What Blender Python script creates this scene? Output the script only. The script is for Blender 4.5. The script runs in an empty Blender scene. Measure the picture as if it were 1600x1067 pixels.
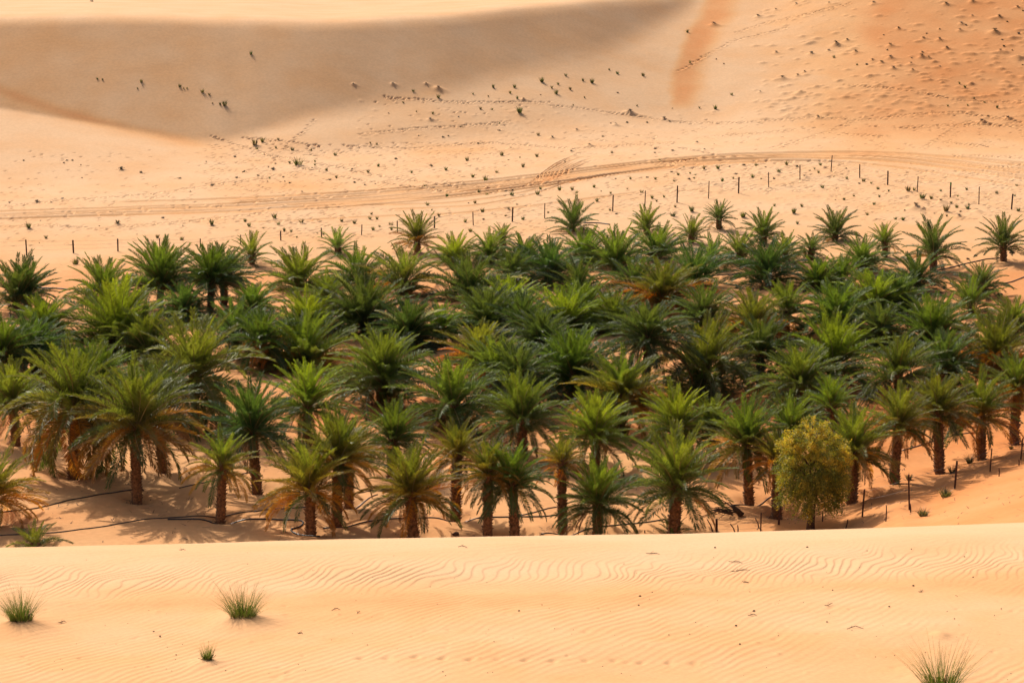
import bpy, math, random
import numpy as np

random.seed(7)
rng = np.random.default_rng(11)
R = math.radians
scene = bpy.context.scene
COL = scene.collection

# ------------------------------------------------------------------ camera, sky, sun, exposure
F = 4000.0                       # focal length in photograph pixels (1600 wide)
CX, CY = 800.0, 533.5
H = 40.6                         # eye height above the grove floor
PITCH = R(12.1)
cp, sp = math.cos(PITCH), math.sin(PITCH)
cam_d = bpy.data.cameras.new('camera')
cam_d.sensor_width = 36.0
cam_d.lens = F * 36.0 / 1600.0
cam_d.clip_start = 0.5
cam_d.clip_end = 9000.0
cam = bpy.data.objects.new('camera', cam_d)
COL.objects.link(cam)
cam.location = (0, 0, H)
cam.rotation_euler = (R(90) - PITCH, 0, 0)
scene.camera = cam
cam_d.dof.use_dof = True
cam_d.dof.focus_distance = 175.0
cam_d.dof.aperture_fstop = 11.0

SUN_EL = R(40)
SUN_AZ_VEC = (-0.50, 0.866)       # horizontal direction towards the sun
n_ = math.hypot(*SUN_AZ_VEC)
sx, sy = SUN_AZ_VEC[0] / n_, SUN_AZ_VEC[1] / n_
world = bpy.data.worlds.new('World')
scene.world = world
world.use_nodes = True
wn, wl = world.node_tree.nodes, world.node_tree.links
bg = wn.get('Background') or wn.new('ShaderNodeBackground')
sky = wn.new('ShaderNodeTexSky')
sky.sky_type = 'NISHITA'
sky.sun_disc = False
sky.sun_elevation = SUN_EL
sky.sun_rotation = math.atan2(sx, sy)
sky.air_density = 1.0
sky.dust_density = 5.0
sky.ozone_density = 1.0
wl.new(sky.outputs[0], bg.inputs[0])
bg.inputs[1].default_value = 0.11
sun_d = bpy.data.lights.new('sun', 'SUN')
sun_d.energy = 4.2
sun_d.angle = R(0.6)
sun_d.color = (1.0, 0.93, 0.82)
sun = bpy.data.objects.new('sun', sun_d)
COL.objects.link(sun)
from mathutils import Vector, Matrix, Euler
sun_dir = Vector((sx * math.cos(SUN_EL), sy * math.cos(SUN_EL), math.sin(SUN_EL)))
sun.rotation_euler = sun_dir.to_track_quat('Z', 'Y').to_euler()
sun.location = (-60, 90, 120)
vs = scene.view_settings
vs.view_transform = 'Standard'
vs.look = 'None'
vs.gamma = 1.0
vs.exposure = 0.26
vs.use_curve_mapping = False
scene.cycles.max_bounces = 6
scene.cycles.transparent_max_bounces = 6

# ------------------------------------------------------------------ small maths
def ray(px, py):
    """Direction of a photograph pixel as (u, t): sideways and downward slope per metre ahead."""
    a = (np.asarray(px, float) - CX) / F
    b = -(np.asarray(py, float) - CY) / F
    dy = b * sp + cp
    dz = b * cp - sp
    return a / dy, -dz / dy

def project(X, Y, Z):
    d = Y * cp + (H - Z) * sp
    yc = Y * sp + (Z - H) * cp
    return CX + F * X / d, CY - F * yc / d

def sm(x):
    x = np.clip(x, 0, 1)
    return x * x * (3 - 2 * x)

def smooth_line(xs, ys, sig):
    gx = np.arange(-700, 2301, 2.0)
    gy = np.interp(gx, xs, ys)
    k = np.exp(-0.5 * (np.arange(-120, 121) * 2.0 / sig) ** 2); k /= k.sum()
    gy = np.convolve(np.pad(gy, 120, mode='edge'), k, 'valid')
    return lambda x: np.interp(x, gx, gy)

def _hash(ix, iy, seed):
    n = (ix.astype(np.int64) * 374761393 + iy.astype(np.int64) * 668265263 + seed * 982451653) & 0x7fffffff
    n = ((n ^ (n >> 13)) * 1274126177) & 0x7fffffff
    n = (n ^ (n >> 16)) & 0xffff
    return n / 65535.0

def vnoise(x, y, seed=0):
    x0, y0 = np.floor(x), np.floor(y)
    fx, fy = x - x0, y - y0
    fx, fy = fx * fx * (3 - 2 * fx), fy * fy * (3 - 2 * fy)
    a, b = _hash(x0, y0, seed), _hash(x0 + 1, y0, seed)
    c, d = _hash(x0, y0 + 1, seed), _hash(x0 + 1, y0 + 1, seed)
    return (a * (1 - fx) + b * fx) * (1 - fy) + (c * (1 - fx) + d * fx) * fy - 0.5

def fbm(x, y, seed=0, o=3):
    s, amp = 0, 1.0
    for k in range(o):
        s = s + amp * vnoise(x * 2 ** k + 17.3 * k, y * 2 ** k - 9.1 * k, seed + k)
        amp *= 0.5
    return s

# ------------------------------------------------------------------ materials
def new_mat(name):
    m = bpy.data.materials.new(name)
    m.use_nodes = True
    nt = m.node_tree
    return m, nt.nodes, nt.links, nt.nodes['Principled BSDF']

def mat_sand(name, grain=1.0, ripple=False):
    m, N, L, b = new_mat(name)
    tc = N.new('ShaderNodeTexCoord')
    at = N.new('ShaderNodeAttribute'); at.attribute_name = 'tint'
    n1 = N.new('ShaderNodeTexNoise'); n1.inputs['Scale'].default_value = 0.16; n1.inputs['Detail'].default_value = 5
    n2 = N.new('ShaderNodeTexNoise'); n2.inputs['Scale'].default_value = 3.0 * grain; n2.inputs['Detail'].default_value = 6
    L.new(tc.outputs['Object'], n1.inputs['Vector']); L.new(tc.outputs['Object'], n2.inputs['Vector'])
    mr = N.new('ShaderNodeMapRange'); mr.inputs[1].default_value = 0.3; mr.inputs[2].default_value = 0.7
    mr.inputs[3].default_value = -0.14; mr.inputs[4].default_value = 0.14
    L.new(n1.outputs['Fac'], mr.inputs[0])
    ad = N.new('ShaderNodeMath'); ad.operation = 'ADD'; ad.use_clamp = True
    L.new(at.outputs['Fac'], ad.inputs[0]); L.new(mr.outputs[0], ad.inputs[1])
    cr = N.new('ShaderNodeValToRGB')
    e = cr.color_ramp.elements
    e[0].position = 0.0; e[0].color = (0.625, 0.385, 0.212, 1)
    e[1].position = 1.0; e[1].color = (0.54, 0.20, 0.06, 1)
    k = e.new(0.4); k.color = (0.605, 0.318, 0.138, 1)
    L.new(ad.outputs[0], cr.inputs[0])
    mr2 = N.new('ShaderNodeMapRange'); mr2.inputs[1].default_value = 0.3; mr2.inputs[2].default_value = 0.7
    mr2.inputs[3].default_value = 0.93; mr2.inputs[4].default_value = 1.05
    L.new(n2.outputs['Fac'], mr2.inputs[0])
    mx = N.new('ShaderNodeMix'); mx.data_type = 'RGBA'; mx.blend_type = 'MULTIPLY'; mx.inputs[0].default_value = 1.0
    L.new(cr.outputs[0], mx.inputs[6]); L.new(mr2.outputs[0], mx.inputs[7])
    L.new(mx.outputs[2], b.inputs['Base Color'])
    b.inputs['Roughness'].default_value = 0.95
    b.inputs['Specular IOR Level'].default_value = 0.1
    n3 = N.new('ShaderNodeTexNoise'); n3.inputs['Scale'].default_value = 9.0 * grain; n3.inputs['Detail'].default_value = 6
    L.new(tc.outputs['Object'], n3.inputs['Vector'])
    bp = N.new('ShaderNodeBump'); bp.inputs['Strength'].default_value = 0.35; bp.inputs['Distance'].default_value = 0.03 / grain
    L.new(n3.outputs['Fac'], bp.inputs['Height']); L.new(bp.outputs[0], b.inputs['Normal'])
    return m

def mat_leaf(name, trans=0.42, rough=0.52, fixed=None):
    m, N, L, b = new_mat(name)
    oi = N.new('ShaderNodeObjectInfo')
    tc = N.new('ShaderNodeTexCoord')
    ns = N.new('ShaderNodeTexNoise'); ns.inputs['Scale'].default_value = 3.0; ns.inputs['Detail'].default_value = 3
    L.new(tc.outputs['Object'], ns.inputs['Vector'])
    hsv = N.new('ShaderNodeHueSaturation')
    mr = N.new('ShaderNodeMapRange'); mr.inputs[1].default_value = 0.3; mr.inputs[2].default_value = 0.7
    mr.inputs[3].default_value = 0.75; mr.inputs[4].default_value = 1.25
    L.new(ns.outputs['Fac'], mr.inputs[0]); L.new(mr.outputs[0], hsv.inputs['Value'])
    if fixed:
        hsv.inputs['Color'].default_value = (*fixed, 1)
    else:
        L.new(oi.outputs['Color'], hsv.inputs['Color'])
    L.new(hsv.outputs[0], b.inputs['Base Color'])
    b.inputs['Roughness'].default_value = rough
    b.inputs['Specular IOR Level'].default_value = 0.42
    tr = N.new('ShaderNodeBsdfTranslucent')
    g = N.new('ShaderNodeMix'); g.data_type = 'RGBA'; g.blend_type = 'MULTIPLY'; g.inputs[0].default_value = 1
    g.inputs[7].default_value = (1.75, 1.6, 0.6, 1)
    L.new(hsv.outputs[0], g.inputs[6]); L.new(g.outputs[2], tr.inputs['Color'])
    ms = N.new('ShaderNodeMixShader'); ms.inputs[0].default_value = trans
    out = N['Material Output']
    L.new(b.outputs[0], ms.inputs[1]); L.new(tr.outputs[0], ms.inputs[2]); L.new(ms.outputs[0], out.inputs['Surface'])
    return m

def mat_plain(name, c, rough=0.8, var=0.3, scale=6.0, bump=0.0, spec=0.3):
    m, N, L, b = new_mat(name)
    tc = N.new('ShaderNodeTexCoord')
    ns = N.new('ShaderNodeTexNoise'); ns.inputs['Scale'].default_value = scale; ns.inputs['Detail'].default_value = 5
    L.new(tc.outputs['Object'], ns.inputs['Vector'])
    cr = N.new('ShaderNodeValToRGB')
    cr.color_ramp.elements[0].position = 0.3; cr.color_ramp.elements[1].position = 0.7
    cr.color_ramp.elements[0].color = (*[v * (1 - var) for v in c], 1)
    cr.color_ramp.elements[1].color = (*[min(1, v * (1 + var)) for v in c], 1)
    L.new(ns.outputs['Fac'], cr.inputs[0]); L.new(cr.outputs[0], b.inputs['Base Color'])
    b.inputs['Roughness'].default_value = rough
    b.inputs['Specular IOR Level'].default_value = spec
    if bump:
        bp = N.new('ShaderNodeBump'); bp.inputs['Strength'].default_value = bump; bp.inputs['Distance'].default_value = 0.02
        L.new(ns.outputs['Fac'], bp.inputs['Height']); L.new(bp.outputs[0], b.inputs['Normal'])
    return m

M_SAND = mat_sand('sand')
M_SAND_NEAR = mat_sand('near_sand', grain=6.0)
M_LEAF = mat_leaf('palm_leaf')
M_RACHIS = mat_plain('leaf_stalk', (0.26, 0.21, 0.075), 0.5, 0.25, 4)
M_TRUNK = mat_plain('palm_trunk', (0.225, 0.112, 0.050), 0.9, 0.6, 7, 0.8)
M_BLADE = mat_leaf('grass_blade', 0.3, 0.5)
M_ACACIA = mat_leaf('small_leaf', 0.4, 0.55)
M_BARK = mat_plain('bark', (0.085, 0.05, 0.032), 0.9, 0.4, 9, 0.5)
M_IRON = mat_plain('rusty_steel', (0.055, 0.022, 0.015), 0.75, 0.5, 9)
M_WIRE = mat_plain('steel_wire', (0.12, 0.09, 0.07), 0.5, 0.2, 9)
M_HOSE = mat_plain('black_hose', (0.012, 0.012, 0.013), 0.3, 0.3, 3, spec=0.5)
M_DEAD = mat_plain('dead_wood', (0.10, 0.055, 0.035), 0.9, 0.5, 7)
M_DARK = mat_plain('dark_litter', (0.05, 0.03, 0.018), 0.9, 0.5, 7)
M_GREEN = mat_plain('green_tape', (0.02, 0.22, 0.05), 0.6, 0.1, 7)
M_WHITE = mat_plain('white_sheet', (0.75, 0.75, 0.74), 0.5, 0.08, 7)

# ------------------------------------------------------------------ object helpers
def mesh_from(name, verts, faces, mats, midx=None, smooth=False):
    me = bpy.data.meshes.new(name)
    me.from_pydata(verts, [], faces)
    for m in mats:
        me.materials.append(m)
    if midx is not None:
        me.polygons.foreach_set('material_index', np.asarray(midx, np.int32))
    if smooth:
        me.polygons.foreach_set('use_smooth', np.ones(len(me.polygons), bool))
    me.update()
    return me

def link(name, me, parent=None):
    o = bpy.data.objects.new(name, me)
    COL.objects.link(o)
    if parent is not None:
        o.parent = parent
    return o

def tag(o, label, cat, group=None):
    o['label'] = label
    o['category'] = cat
    if group:
        o['group'] = group
    return o

def empty(name, loc):
    o = bpy.data.objects.new(name, None)
    o.empty_display_size = 0.3
    COL.objects.link(o)
    o.location = loc
    return o

class MB:
    def __init__(s):
        s.v, s.f, s.m = [], [], []
    def tube(s, pts, rad, n=6, mi=0, cap=True):
        pts = [Vector(p) for p in pts]
        rad = rad if isinstance(rad, (list, tuple)) else [rad] * len(pts)
        base = len(s.v)
        for i, p in enumerate(pts):
            t = (pts[min(i + 1, len(pts) - 1)] - pts[max(i - 1, 0)]).normalized()
            a = t.cross(Vector((0, 0, 1)))
            if a.length < 0.1:
                a = t.cross(Vector((1, 0, 0)))
            a.normalize(); b = a.cross(t)
            for k in range(n):
                an = 2 * math.pi * k / n
                s.v.append(tuple(p + (a * math.cos(an) + b * math.sin(an)) * rad[i]))
        for i in range(len(pts) - 1):
            for k in range(n):
                s.f.append((base + i * n + k, base + i * n + (k + 1) % n, base + (i + 1) * n + (k + 1) % n, base + (i + 1) * n + k)); s.m.append(mi)
        if cap:
            s.f.append(tuple(base + k for k in range(n - 1, -1, -1))); s.m.append(mi)
            s.f.append(tuple(base + (len(pts) - 1) * n + k for k in range(n))); s.m.append(mi)
    def quad(s, a, b, c, d, mi=0):
        k = len(s.v)
        s.v += [tuple(a), tuple(b), tuple(c), tuple(d)]
        s.f.append((k, k + 1, k + 2, k + 3)); s.m.append(mi)
    def mesh(s, name, mats, smooth=False):
        return mesh_from(name, s.v, s.f, mats, s.m, smooth)

# ------------------------------------------------------------------ tufts, mounds seen in the photograph: px, py (foot), width px, kind
# g green tuft, d dark shrub, m sand hummock with a dark dry shrub on it
TUFTS = [
 (392,86,9,'g'),(152,124,5,'g'),(160,125,5,'g'),(221,129,8,'g'),(215,139,4,'g'),(281,136,8,'g'),(287,139,4,'g'),(292,139,4,'g'),(316,145,9,'g'),(327,149,6,'g'),(332,162,4,'g'),(351,166,12,'g'),(344,164,6,'g'),
 (398,228,11,'g'),(410,222,8,'g'),(435,219,5,'g'),(457,235,7,'g'),(486,235,5,'g'),(431,232,4,'g'),(466,259,15,'g'),(367,246,7,'d'),(382,269,9,'d'),(427,266,9,'d'),(403,275,6,'d'),(370,278,6,'d'),(332,291,9,'d'),(281,279,7,'d'),(190,266,11,'d'),(220,270,8,'d'),(37,251,5,'d'),(105,251,5,'d'),(113,251,5,'d'),(100,255,5,'d'),(58,317,9,'d'),(98,311,6,'d'),(80,317,4,'d'),(15,317,5,'d'),(45,358,10,'g'),(184,351,12,'d'),(255,341,8,'d'),(331,352,9,'g'),(429,342,9,'g'),(471,349,9,'g'),(383,346,6,'g'),(389,354,7,'g'),(462,276,6,'m'),(510,266,6,'g'),(515,281,7,'d'),(524,243,6,'g'),(535,262,7,'d'),(445,284,4,'d'),(418,284,4,'d'),(472,302,6,'m'),(144,3,7,'d'),
 (847,128,13,'g'),(884,119,7,'g'),(911,126,7,'g'),(925,129,10,'g'),(869,147,11,'g'),(862,138,6,'g'),(891,140,7,'g'),(872,132,6,'g'),(804,136,8,'g'),(797,145,6,'g'),(771,135,8,'g'),(808,154,7,'g'),(818,156,7,'m'),(739,145,5,'g'),(751,169,7,'g'),(763,149,4,'g'),(769,170,5,'g'),(812,178,10,'g'),(685,152,9,'g'),(646,142,7,'g'),(630,159,5,'g'),(614,130,7,'m'),(666,131,6,'m'),(552,131,6,'m'),(672,187,9,'m'),(685,139,11,'m'),(965,114,8,'g'),(952,109,5,'g'),(1005,115,9,'g'),(984,175,15,'m'),(962,195,8,'m'),(1038,182,10,'m'),(980,190,6,'d'),(1011,188,5,'d'),(780,204,6,'d'),(720,197,6,'d'),(692,214,6,'d'),(784,243,8,'g'),(839,245,6,'g'),(759,282,9,'g'),(739,277,7,'g'),(674,260,7,'d'),(618,249,7,'d'),(730,251,7,'g'),(591,260,6,'g'),(575,269,6,'g'),(643,270,5,'g'),(697,266,6,'g'),(817,261,7,'g'),(776,270,6,'g'),(664,291,6,'g'),(554,285,7,'d'),(536,262,7,'d'),(747,225,8,'m'),(798,232,9,'m'),(863,217,9,'m'),(901,205,7,'m'),(942,214,6,'d'),(1024,233,7,'d'),(921,228,8,'m'),(1051,237,9,'m'),(892,237,8,'m'),(882,254,6,'m'),(800,306,8,'g'),(874,297,7,'g'),(894,297,7,'g'),(901,302,6,'g'),(840,304,8,'g'),(928,293,6,'g'),(742,318,6,'g'),(754,331,8,'g'),(686,339,6,'g'),(727,347,7,'g'),(817,343,7,'g'),(790,337,5,'g'),(933,315,7,'g'),(953,329,5,'g'),(1019,310,6,'g'),(1055,324,5,'g'),(1051,339,10,'g'),(1050,270,6,'d'),(1011,278,6,'d'),(1024,281,5,'g'),(962,280,5,'d'),(985,280,5,'g'),
 (1074,48,8,'g'),(1078,96,6,'g'),(1213,81,8,'m'),(1268,83,11,'m'),(1306,68,13,'m'),(1324,61,9,'m'),(1295,77,8,'m'),(1303,89,7,'g'),(1337,81,10,'m'),(1222,121,13,'m'),(1143,143,7,'g'),(1118,164,10,'g'),(1093,163,5,'g'),(1188,141,6,'m'),(1257,112,7,'m'),(1246,117,8,'m'),(1131,98,4,'d'),(1119,91,4,'d'),(1115,36,13,'m'),(1184,23,10,'m'),(1212,13,7,'m'),(1244,6,8,'m'),(1295,6,7,'m'),(1363,96,8,'m'),(1377,101,9,'m'),(1396,111,10,'m'),(1391,93,11,'m'),(1440,91,11,'m'),(1451,92,7,'m'),(1423,102,7,'m'),(1426,114,7,'m'),(1339,103,5,'g'),(1404,45,9,'m'),(1443,59,8,'m'),(1441,83,7,'m'),(1468,46,6,'m'),(1502,37,9,'m'),(1500,47,9,'m'),(1563,79,9,'m'),(1561,28,11,'m'),(1590,14,8,'m'),(1519,25,6,'m'),(1554,50,15,'m'),(1468,62,10,'m'),(1391,72,11,'m'),(1479,76,10,'m'),(1365,6,9,'m'),(1478,9,10,'m'),(1519,5,11,'m'),(1508,136,7,'g'),(1499,130,5,'g'),(1558,167,7,'g'),(1522,154,5,'g'),(1512,165,5,'g'),(1538,159,5,'g'),(1481,168,5,'g'),(1544,180,5,'d'),(1575,186,11,'m'),(1534,192,15,'m'),(1278,185,10,'m'),(1089,223,8,'m'),(1116,226,6,'m'),(1101,235,6,'m'),
 (1100,265,6,'g'),(1122,265,7,'g'),(1140,261,6,'d'),(1162,259,7,'d'),(1182,259,7,'g'),(1150,273,7,'d'),(1176,278,8,'g'),(1217,270,8,'g'),(1229,259,7,'g'),(1245,261,7,'d'),(1282,259,6,'g'),(1257,278,10,'m'),(1279,271,5,'g'),(1285,294,7,'g'),(1077,281,7,'d'),(1366,320,6,'g'),(1253,323,6,'g'),(1240,335,9,'g'),(1161,341,10,'g'),(1081,332,10,'g'),(1441,312,11,'g'),(1455,311,7,'g'),(1470,299,5,'g'),(1486,318,5,'g'),(1495,324,7,'g'),(1512,325,8,'g'),(1419,300,10,'g'),(1527,330,9,'m'),(1470,317,11,'m'),(1431,327,16,'m'),(1478,331,11,'g'),(1499,340,11,'m'),(1399,343,6,'g'),(1411,344,7,'g'),(1374,308,5,'g'),(1323,279,5,'g'),(1246,350,6,'g'),
 (118,414,13,'g'),(72,372,6,'g'),(246,371,7,'g'),(284,374,8,'g'),(450,405,14,'g'),(444,361,6,'g'),(455,363,5,'g'),(611,352,8,'g'),(534,346,6,'g'),(554,349,7,'g'),(578,343,6,'g'),(589,343,5,'g'),(583,360,6,'g'),(735,362,7,'g'),(1210,322,5,'g'),(1268,372,6,'d'),(1355,335,6,'g'),(1512,405,8,'d'),(1560,463,8,'d'),
]

# ------------------------------------------------------------------ date palms read from the photograph
# x, y of the tips on top, y of the foot, crown width, style, label       (photograph pixels)
# styles: g green, b bright lime, d dark blue-green, o orange lower fronds, y yellowing, w weeping, s suckers at the foot, n sparse
P = [
 # back edge
 (25,398,487,115,'d','dark palm on a stout trunk, front one of the pair below the first fence post'),
 (44,402,484,92,'d','palm half hidden behind its twin, below the first fence post'),
 (394,360,413,66,'gn','small solitary palm between the fence and the two-trunk pair'),
 (528,353,396,60,'gn','small grey-green palm with thin fronds backed by a fence post'),
 (652,330,393,74,'go','lone palm with a short bare trunk against the back fence'),
 (895,309,362,76,'d','dense round-headed palm beside the end of a curved hose near the fence'),
 (1010,321,366,58,'g','palm rising at the back of the grove two fence posts past the hose'),
 (1080,333,380,58,'gn','short palm with grey lower fronds, just before the smallest upright one'),
 (1123,313,358,46,'ds','small upright palm with green suckers round its foot by the fence'),
 (1192,326,380,68,'g','palm with stiff open fronds standing alone on bare sand under the fence'),
 (1305,318,374,74,'d','stubby trunkless palm with stiff spiky fronds on open sand'),
 (1383,348,400,52,'gs','thin-trunked little palm with a dark bush at its foot'),
 (1458,340,421,96,'d','tall clear-trunked palm standing on open sand with a hose leading off'),
 (1568,337,409,78,'d','thick-based palm at the far corner of the grove, by a dark stone'),
 # second line from the back
 (162,401,466,104,'g','broad trunkless palm behind the lime-topped clump, fence post above it'),
 (250,375,480,112,'g','tall palm with a long bare trunk and wide open crown at the back'),
 (329,380,488,92,'g','front palm of the two-trunk pair at the back edge'),
 (350,384,476,84,'d','rear palm of the two-trunk pair at the back edge'),
 (467,383,452,122,'g','wide bright-topped palm below the small grey-green fence palm'),
 (560,384,442,88,'g','palm with arching tips between two fence-side palms'),
 (632,380,458,98,'go','palm wearing a skirt of brown dead fronds, in front of the lone fence palm'),
 (712,362,410,68,'b','bright low palm just past the lone fence palm'),
 (764,361,408,62,'g','spiky palm poking above the back of the dense block'),
 (785,347,392,40,'gn','tiny thin palm peeping over the back of the dense block'),
 (735,389,468,124,'d','very broad dark palm with one pale bent frond in the back block'),
 (820,364,412,62,'g','palm below the fence between the tiny thin one and the round-headed one'),
 (803,388,448,66,'d','dark palm squeezed behind the broad one with the pale frond'),
 (857,371,442,88,'d','dark upright palm below the round-headed fence palm'),
 (913,357,408,72,'g','pale-topped palm at the near end of the curved hose'),
 (962,353,418,98,'g','broad grey-green palm in front of the curved hose'),
 (1026,346,404,88,'g','broad palm directly in front of the one two fence posts past the hose'),
 (1112,367,420,62,'gn','palm with separate thin fronds standing over bare sand'),
 (1086,377,448,102,'d','large dark palm with drooping fringe over a sand clearing'),
 (1155,357,414,64,'g','open palm with pale stalks beside a sand clearing'),
 (1200,371,446,94,'d','big dark palm with brown underside past the sand clearing'),
 (1226,364,412,56,'g','narrow palm tip showing over the big dark one'),
 (1267,363,408,44,'d','narrow tufted palm beneath the stubby trunkless one'),
 (1346,369,424,66,'g','thin-fronded palm between the stubby one and the thin-trunked one'),
 (1278,399,452,76,'b','lime-centred palm in front of the narrow tufted one'),
 (1314,392,448,78,'g','soft-looking palm beside the lime-centred one'),
 (1433,391,451,78,'d','dark stiff palm before the clear-trunked tall one'),
 (1535,409,462,58,'d','small dark palm with a companion leaning before it, by bare sand'),
 (1518,424,490,92,'gn','open palm with exposed orange stalks by bare sand'),
 # middle lines
 (288,440,502,66,'d','blue-dark palm tucked between two bare trunks'),
 (397,440,505,66,'g','palm just past the two-trunk pair, pale fronds raised'),
 (510,424,482,66,'g','palm in the shade behind the wide-spread plumes of its neighbour'),
 (568,424,518,128,'d','big plumed palm whose heart shows a bright pale stalk, upper middle of the grove'),
 (903,400,458,84,'d','dark palm in the second line below the pale-topped one'),
 (990,396,466,82,'d','palm behind the one with orange side fronds'),
 (1037,405,482,96,'o','palm with orange side fronds and bare trunk over sand'),
 (795,432,496,94,'b','bright-headed palm with golden stalks beside it'),
 (760,446,522,100,'d','dark palm holding one long pale dead frond sideways'),
 (912,434,500,96,'g','palm half covered by the lime-hearted broad one'),
 (885,446,518,112,'b','broad palm with a lime heart in the centre of the grove'),
 (960,454,518,84,'g','palm with grey glinting lower fronds past the lime-hearted one'),
 (1100,444,522,86,'d','dark palm below the sand clearing, white stalks inside'),
 (1177,450,532,94,'go','palm with a bunch of orange dates under its crown'),
 (1228,438,522,80,'g','palm crowding the date-bearing one from behind'),
 (1307,440,527,94,'g','palm with feathery pale underside in the thick block toward the corner'),
 (1366,420,486,104,'b','wide lime-green palm with fronds swept over'),
 (1402,424,482,84,'d','low dark palm by the swept lime-green one'),
 (1582,461,532,74,'g','palm cut off by the picture edge, upper of three there'),
 (185,434,545,152,'b','huge bushy palm with lime top over dark hanging fronds, nearest the bare-trunk one'),
 (72,461,545,88,'b','lime-tipped palm in front of the far pair'),
 (232,481,562,104,'g','palm with swept fronds behind the great silver-skirted one'),
 (368,468,552,86,'d','dark palm with white glinting leaves beside the great silver-skirted one'),
 (408,482,572,84,'g','palm crammed between the dark glinting one and the orange-hearted one'),
 (480,452,524,92,'b','lime-headed palm right above the orange-hearted one'),
 (638,463,542,98,'d','palm with bent white stalks, standing before brown scrub'),
 (692,472,535,66,'b','small bright palm among brown dead fronds'),
 (820,455,534,84,'d','dark palm whose tips meet the lime-hearted one'),
 (1375,470,542,82,'d','dark-hearted upright palm with sand showing behind'),
 (1457,459,548,112,'g','broad palm of upright plumes near the orange-dry one'),
 (1007,470,622,100,'d','tall palm on a long dark trunk in the middle of the grove'),
 (478,484,572,144,'go','wide palm with a glowing orange heart'),
 (304,486,668,176,'gw','great silver-skirted palm, the widest of the whole grove'),
 (55,495,592,92,'d','blue-green palm with white glints behind the two big front palms'),
 (8,494,602,90,'g','palm cut by the picture edge behind the blue-green one'),
 (750,501,592,96,'o','palm with orange arched fronds in the middle of the grove'),
 (1187,491,598,98,'d','upright palm on a thin trunk next to the weeping one'),
 (1100,491,613,140,'w','weeping palm with long hanging fronds over bare sand'),
 (1302,486,602,134,'b','large starburst palm with bright lime centre toward the bushy tree'),
 (1550,488,602,114,'o','palm with dry orange fronds spreading to one side'),
 # fourth line
 (597,515,634,124,'g','full round palm on a slim trunk above the sandy gap'),
 (778,523,622,100,'g','pale feathery palm below the orange-arched one'),
 (810,532,640,90,'d','dark palm leaning into the pale feathery one'),
 (892,512,618,114,'g','silvery palm with a dark trunk below the lime-hearted one'),
 (845,480,580,90,'d','shaded palm between the lime-hearted and the silvery one'),
 (1248,540,650,98,'g','palm with curved side fronds above the small lime one'),
 (1403,520,640,106,'g','palm with golden underside below the dark-hearted upright one'),
 (1475,513,614,100,'d','dark dense palm with upright fronds below the broad plumed one'),
 (1585,549,690,92,'o','edge-of-picture palm on a dark trunk by the last near post'),
 (160,531,640,100,'g','palm seen between the two big front palms, half in shade'),
 (25,560,690,110,'g','palm at the edge behind the drooping big one, lime tips'),
 (480,562,692,118,'b','bright palm of raised plumes behind the yellow-fringed pair'),
 (709,557,672,122,'g','palm with long low side fronds on a short forked foot'),
 (968,550,676,108,'y','pale yellowish palm with curled lower fronds'),
 (817,583,714,118,'g','big bowl-shaped palm with bare orange stalks below'),
 (255,563,732,112,'d','shaded palm behind the big orange-skirted one, trunk in a dark pit'),
 (1298,585,692,80,'b','small lime palm right behind the bushy tree'),
 (1236,616,732,96,'g','pale palm whose fronds rise beside the bushy tree'),
 (1056,600,722,114,'b','flat-topped lime palm behind the sucker-skirted one'),
 (1112,616,716,78,'g','palm between the flat-topped lime one and the ragged-skirted one'),
 (930,612,738,114,'b','large lime-plumed palm with a dark shaded foot'),
 # front lines
 (113,534,742,168,'ow','big palm with long drooping fronds sweeping the sand'),
 (214,570,778,172,'o','big palm with an orange skirt and thick patched trunk in a pit'),
 (402,593,762,118,'d','dark upright palm on a straight trunk with clear sand around'),
 (344,672,809,94,'y','small neat palm with a straight slim trunk beside the hose'),
 (525,636,815,116,'y','taller rear palm of the yellow-fringed pair'),
 (545,655,785,76,'o','short shaded palm behind the yellow-fringed pair'),
 (486,682,831,124,'y','front palm of the yellow-fringed pair, by the white-edged hose bend'),
 (612,627,742,96,'g','spreading palm with a curved low frond above the sandy gap'),
 (646,693,840,126,'y','palm with golden side fronds and shaggy trunk at the dune crest'),
 (711,658,808,88,'y','palm set back behind the golden-sided crest palm'),
 (762,687,840,84,'y','palm with ragged trunk, rear one of the touching twins at the crest'),
 (805,692,838,104,'g','front one of the touching twins at the crest'),
 (879,682,828,66,'y','slim palm with a thin crown, set back by the twins'),
 (934,719,836,110,'g','round-headed crest palm with dark heart and rusty trunk'),
 (1052,668,833,130,'gs','stout palm whose trunk foot is wrapped in green suckers'),
 (1171,624,780,114,'o','ragged-skirted palm behind the dead branches'),
 (1214,668,800,84,'y','yellowish palm partly hidden by the bushy tree'),
 (1331,634,777,118,'o','palm with bare fanned stalks behind the bushy tree'),
 (1397,603,751,100,'o','orange-skirted palm with trunk in a small pit inside the near fence'),
 (1468,581,734,106,'o','tall palm with leaning ridged trunk inside the near fence'),
 (1534,581,712,108,'o','palm on a thick straight trunk close to the near fence'),
 (-8,700,812,120,'y','palm half out of the picture by the end of a hose'),
 (55,816,853,100,'nw','little trunkless palm poking over the dune crest'),
]
HEART = {(304,486): 577, (113,534): 625, (214,570): 655, (1007,470): 520, (344,672): 722, (402,593): 664, (1052,668): 752,
         (646,693): 762, (934,719): 778, (250,375): 438, (1458,340): 390, (486,682): 755, (55,816): 846, (-8,700): 765, (1305,318): 362, (525,636): 712}

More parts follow.
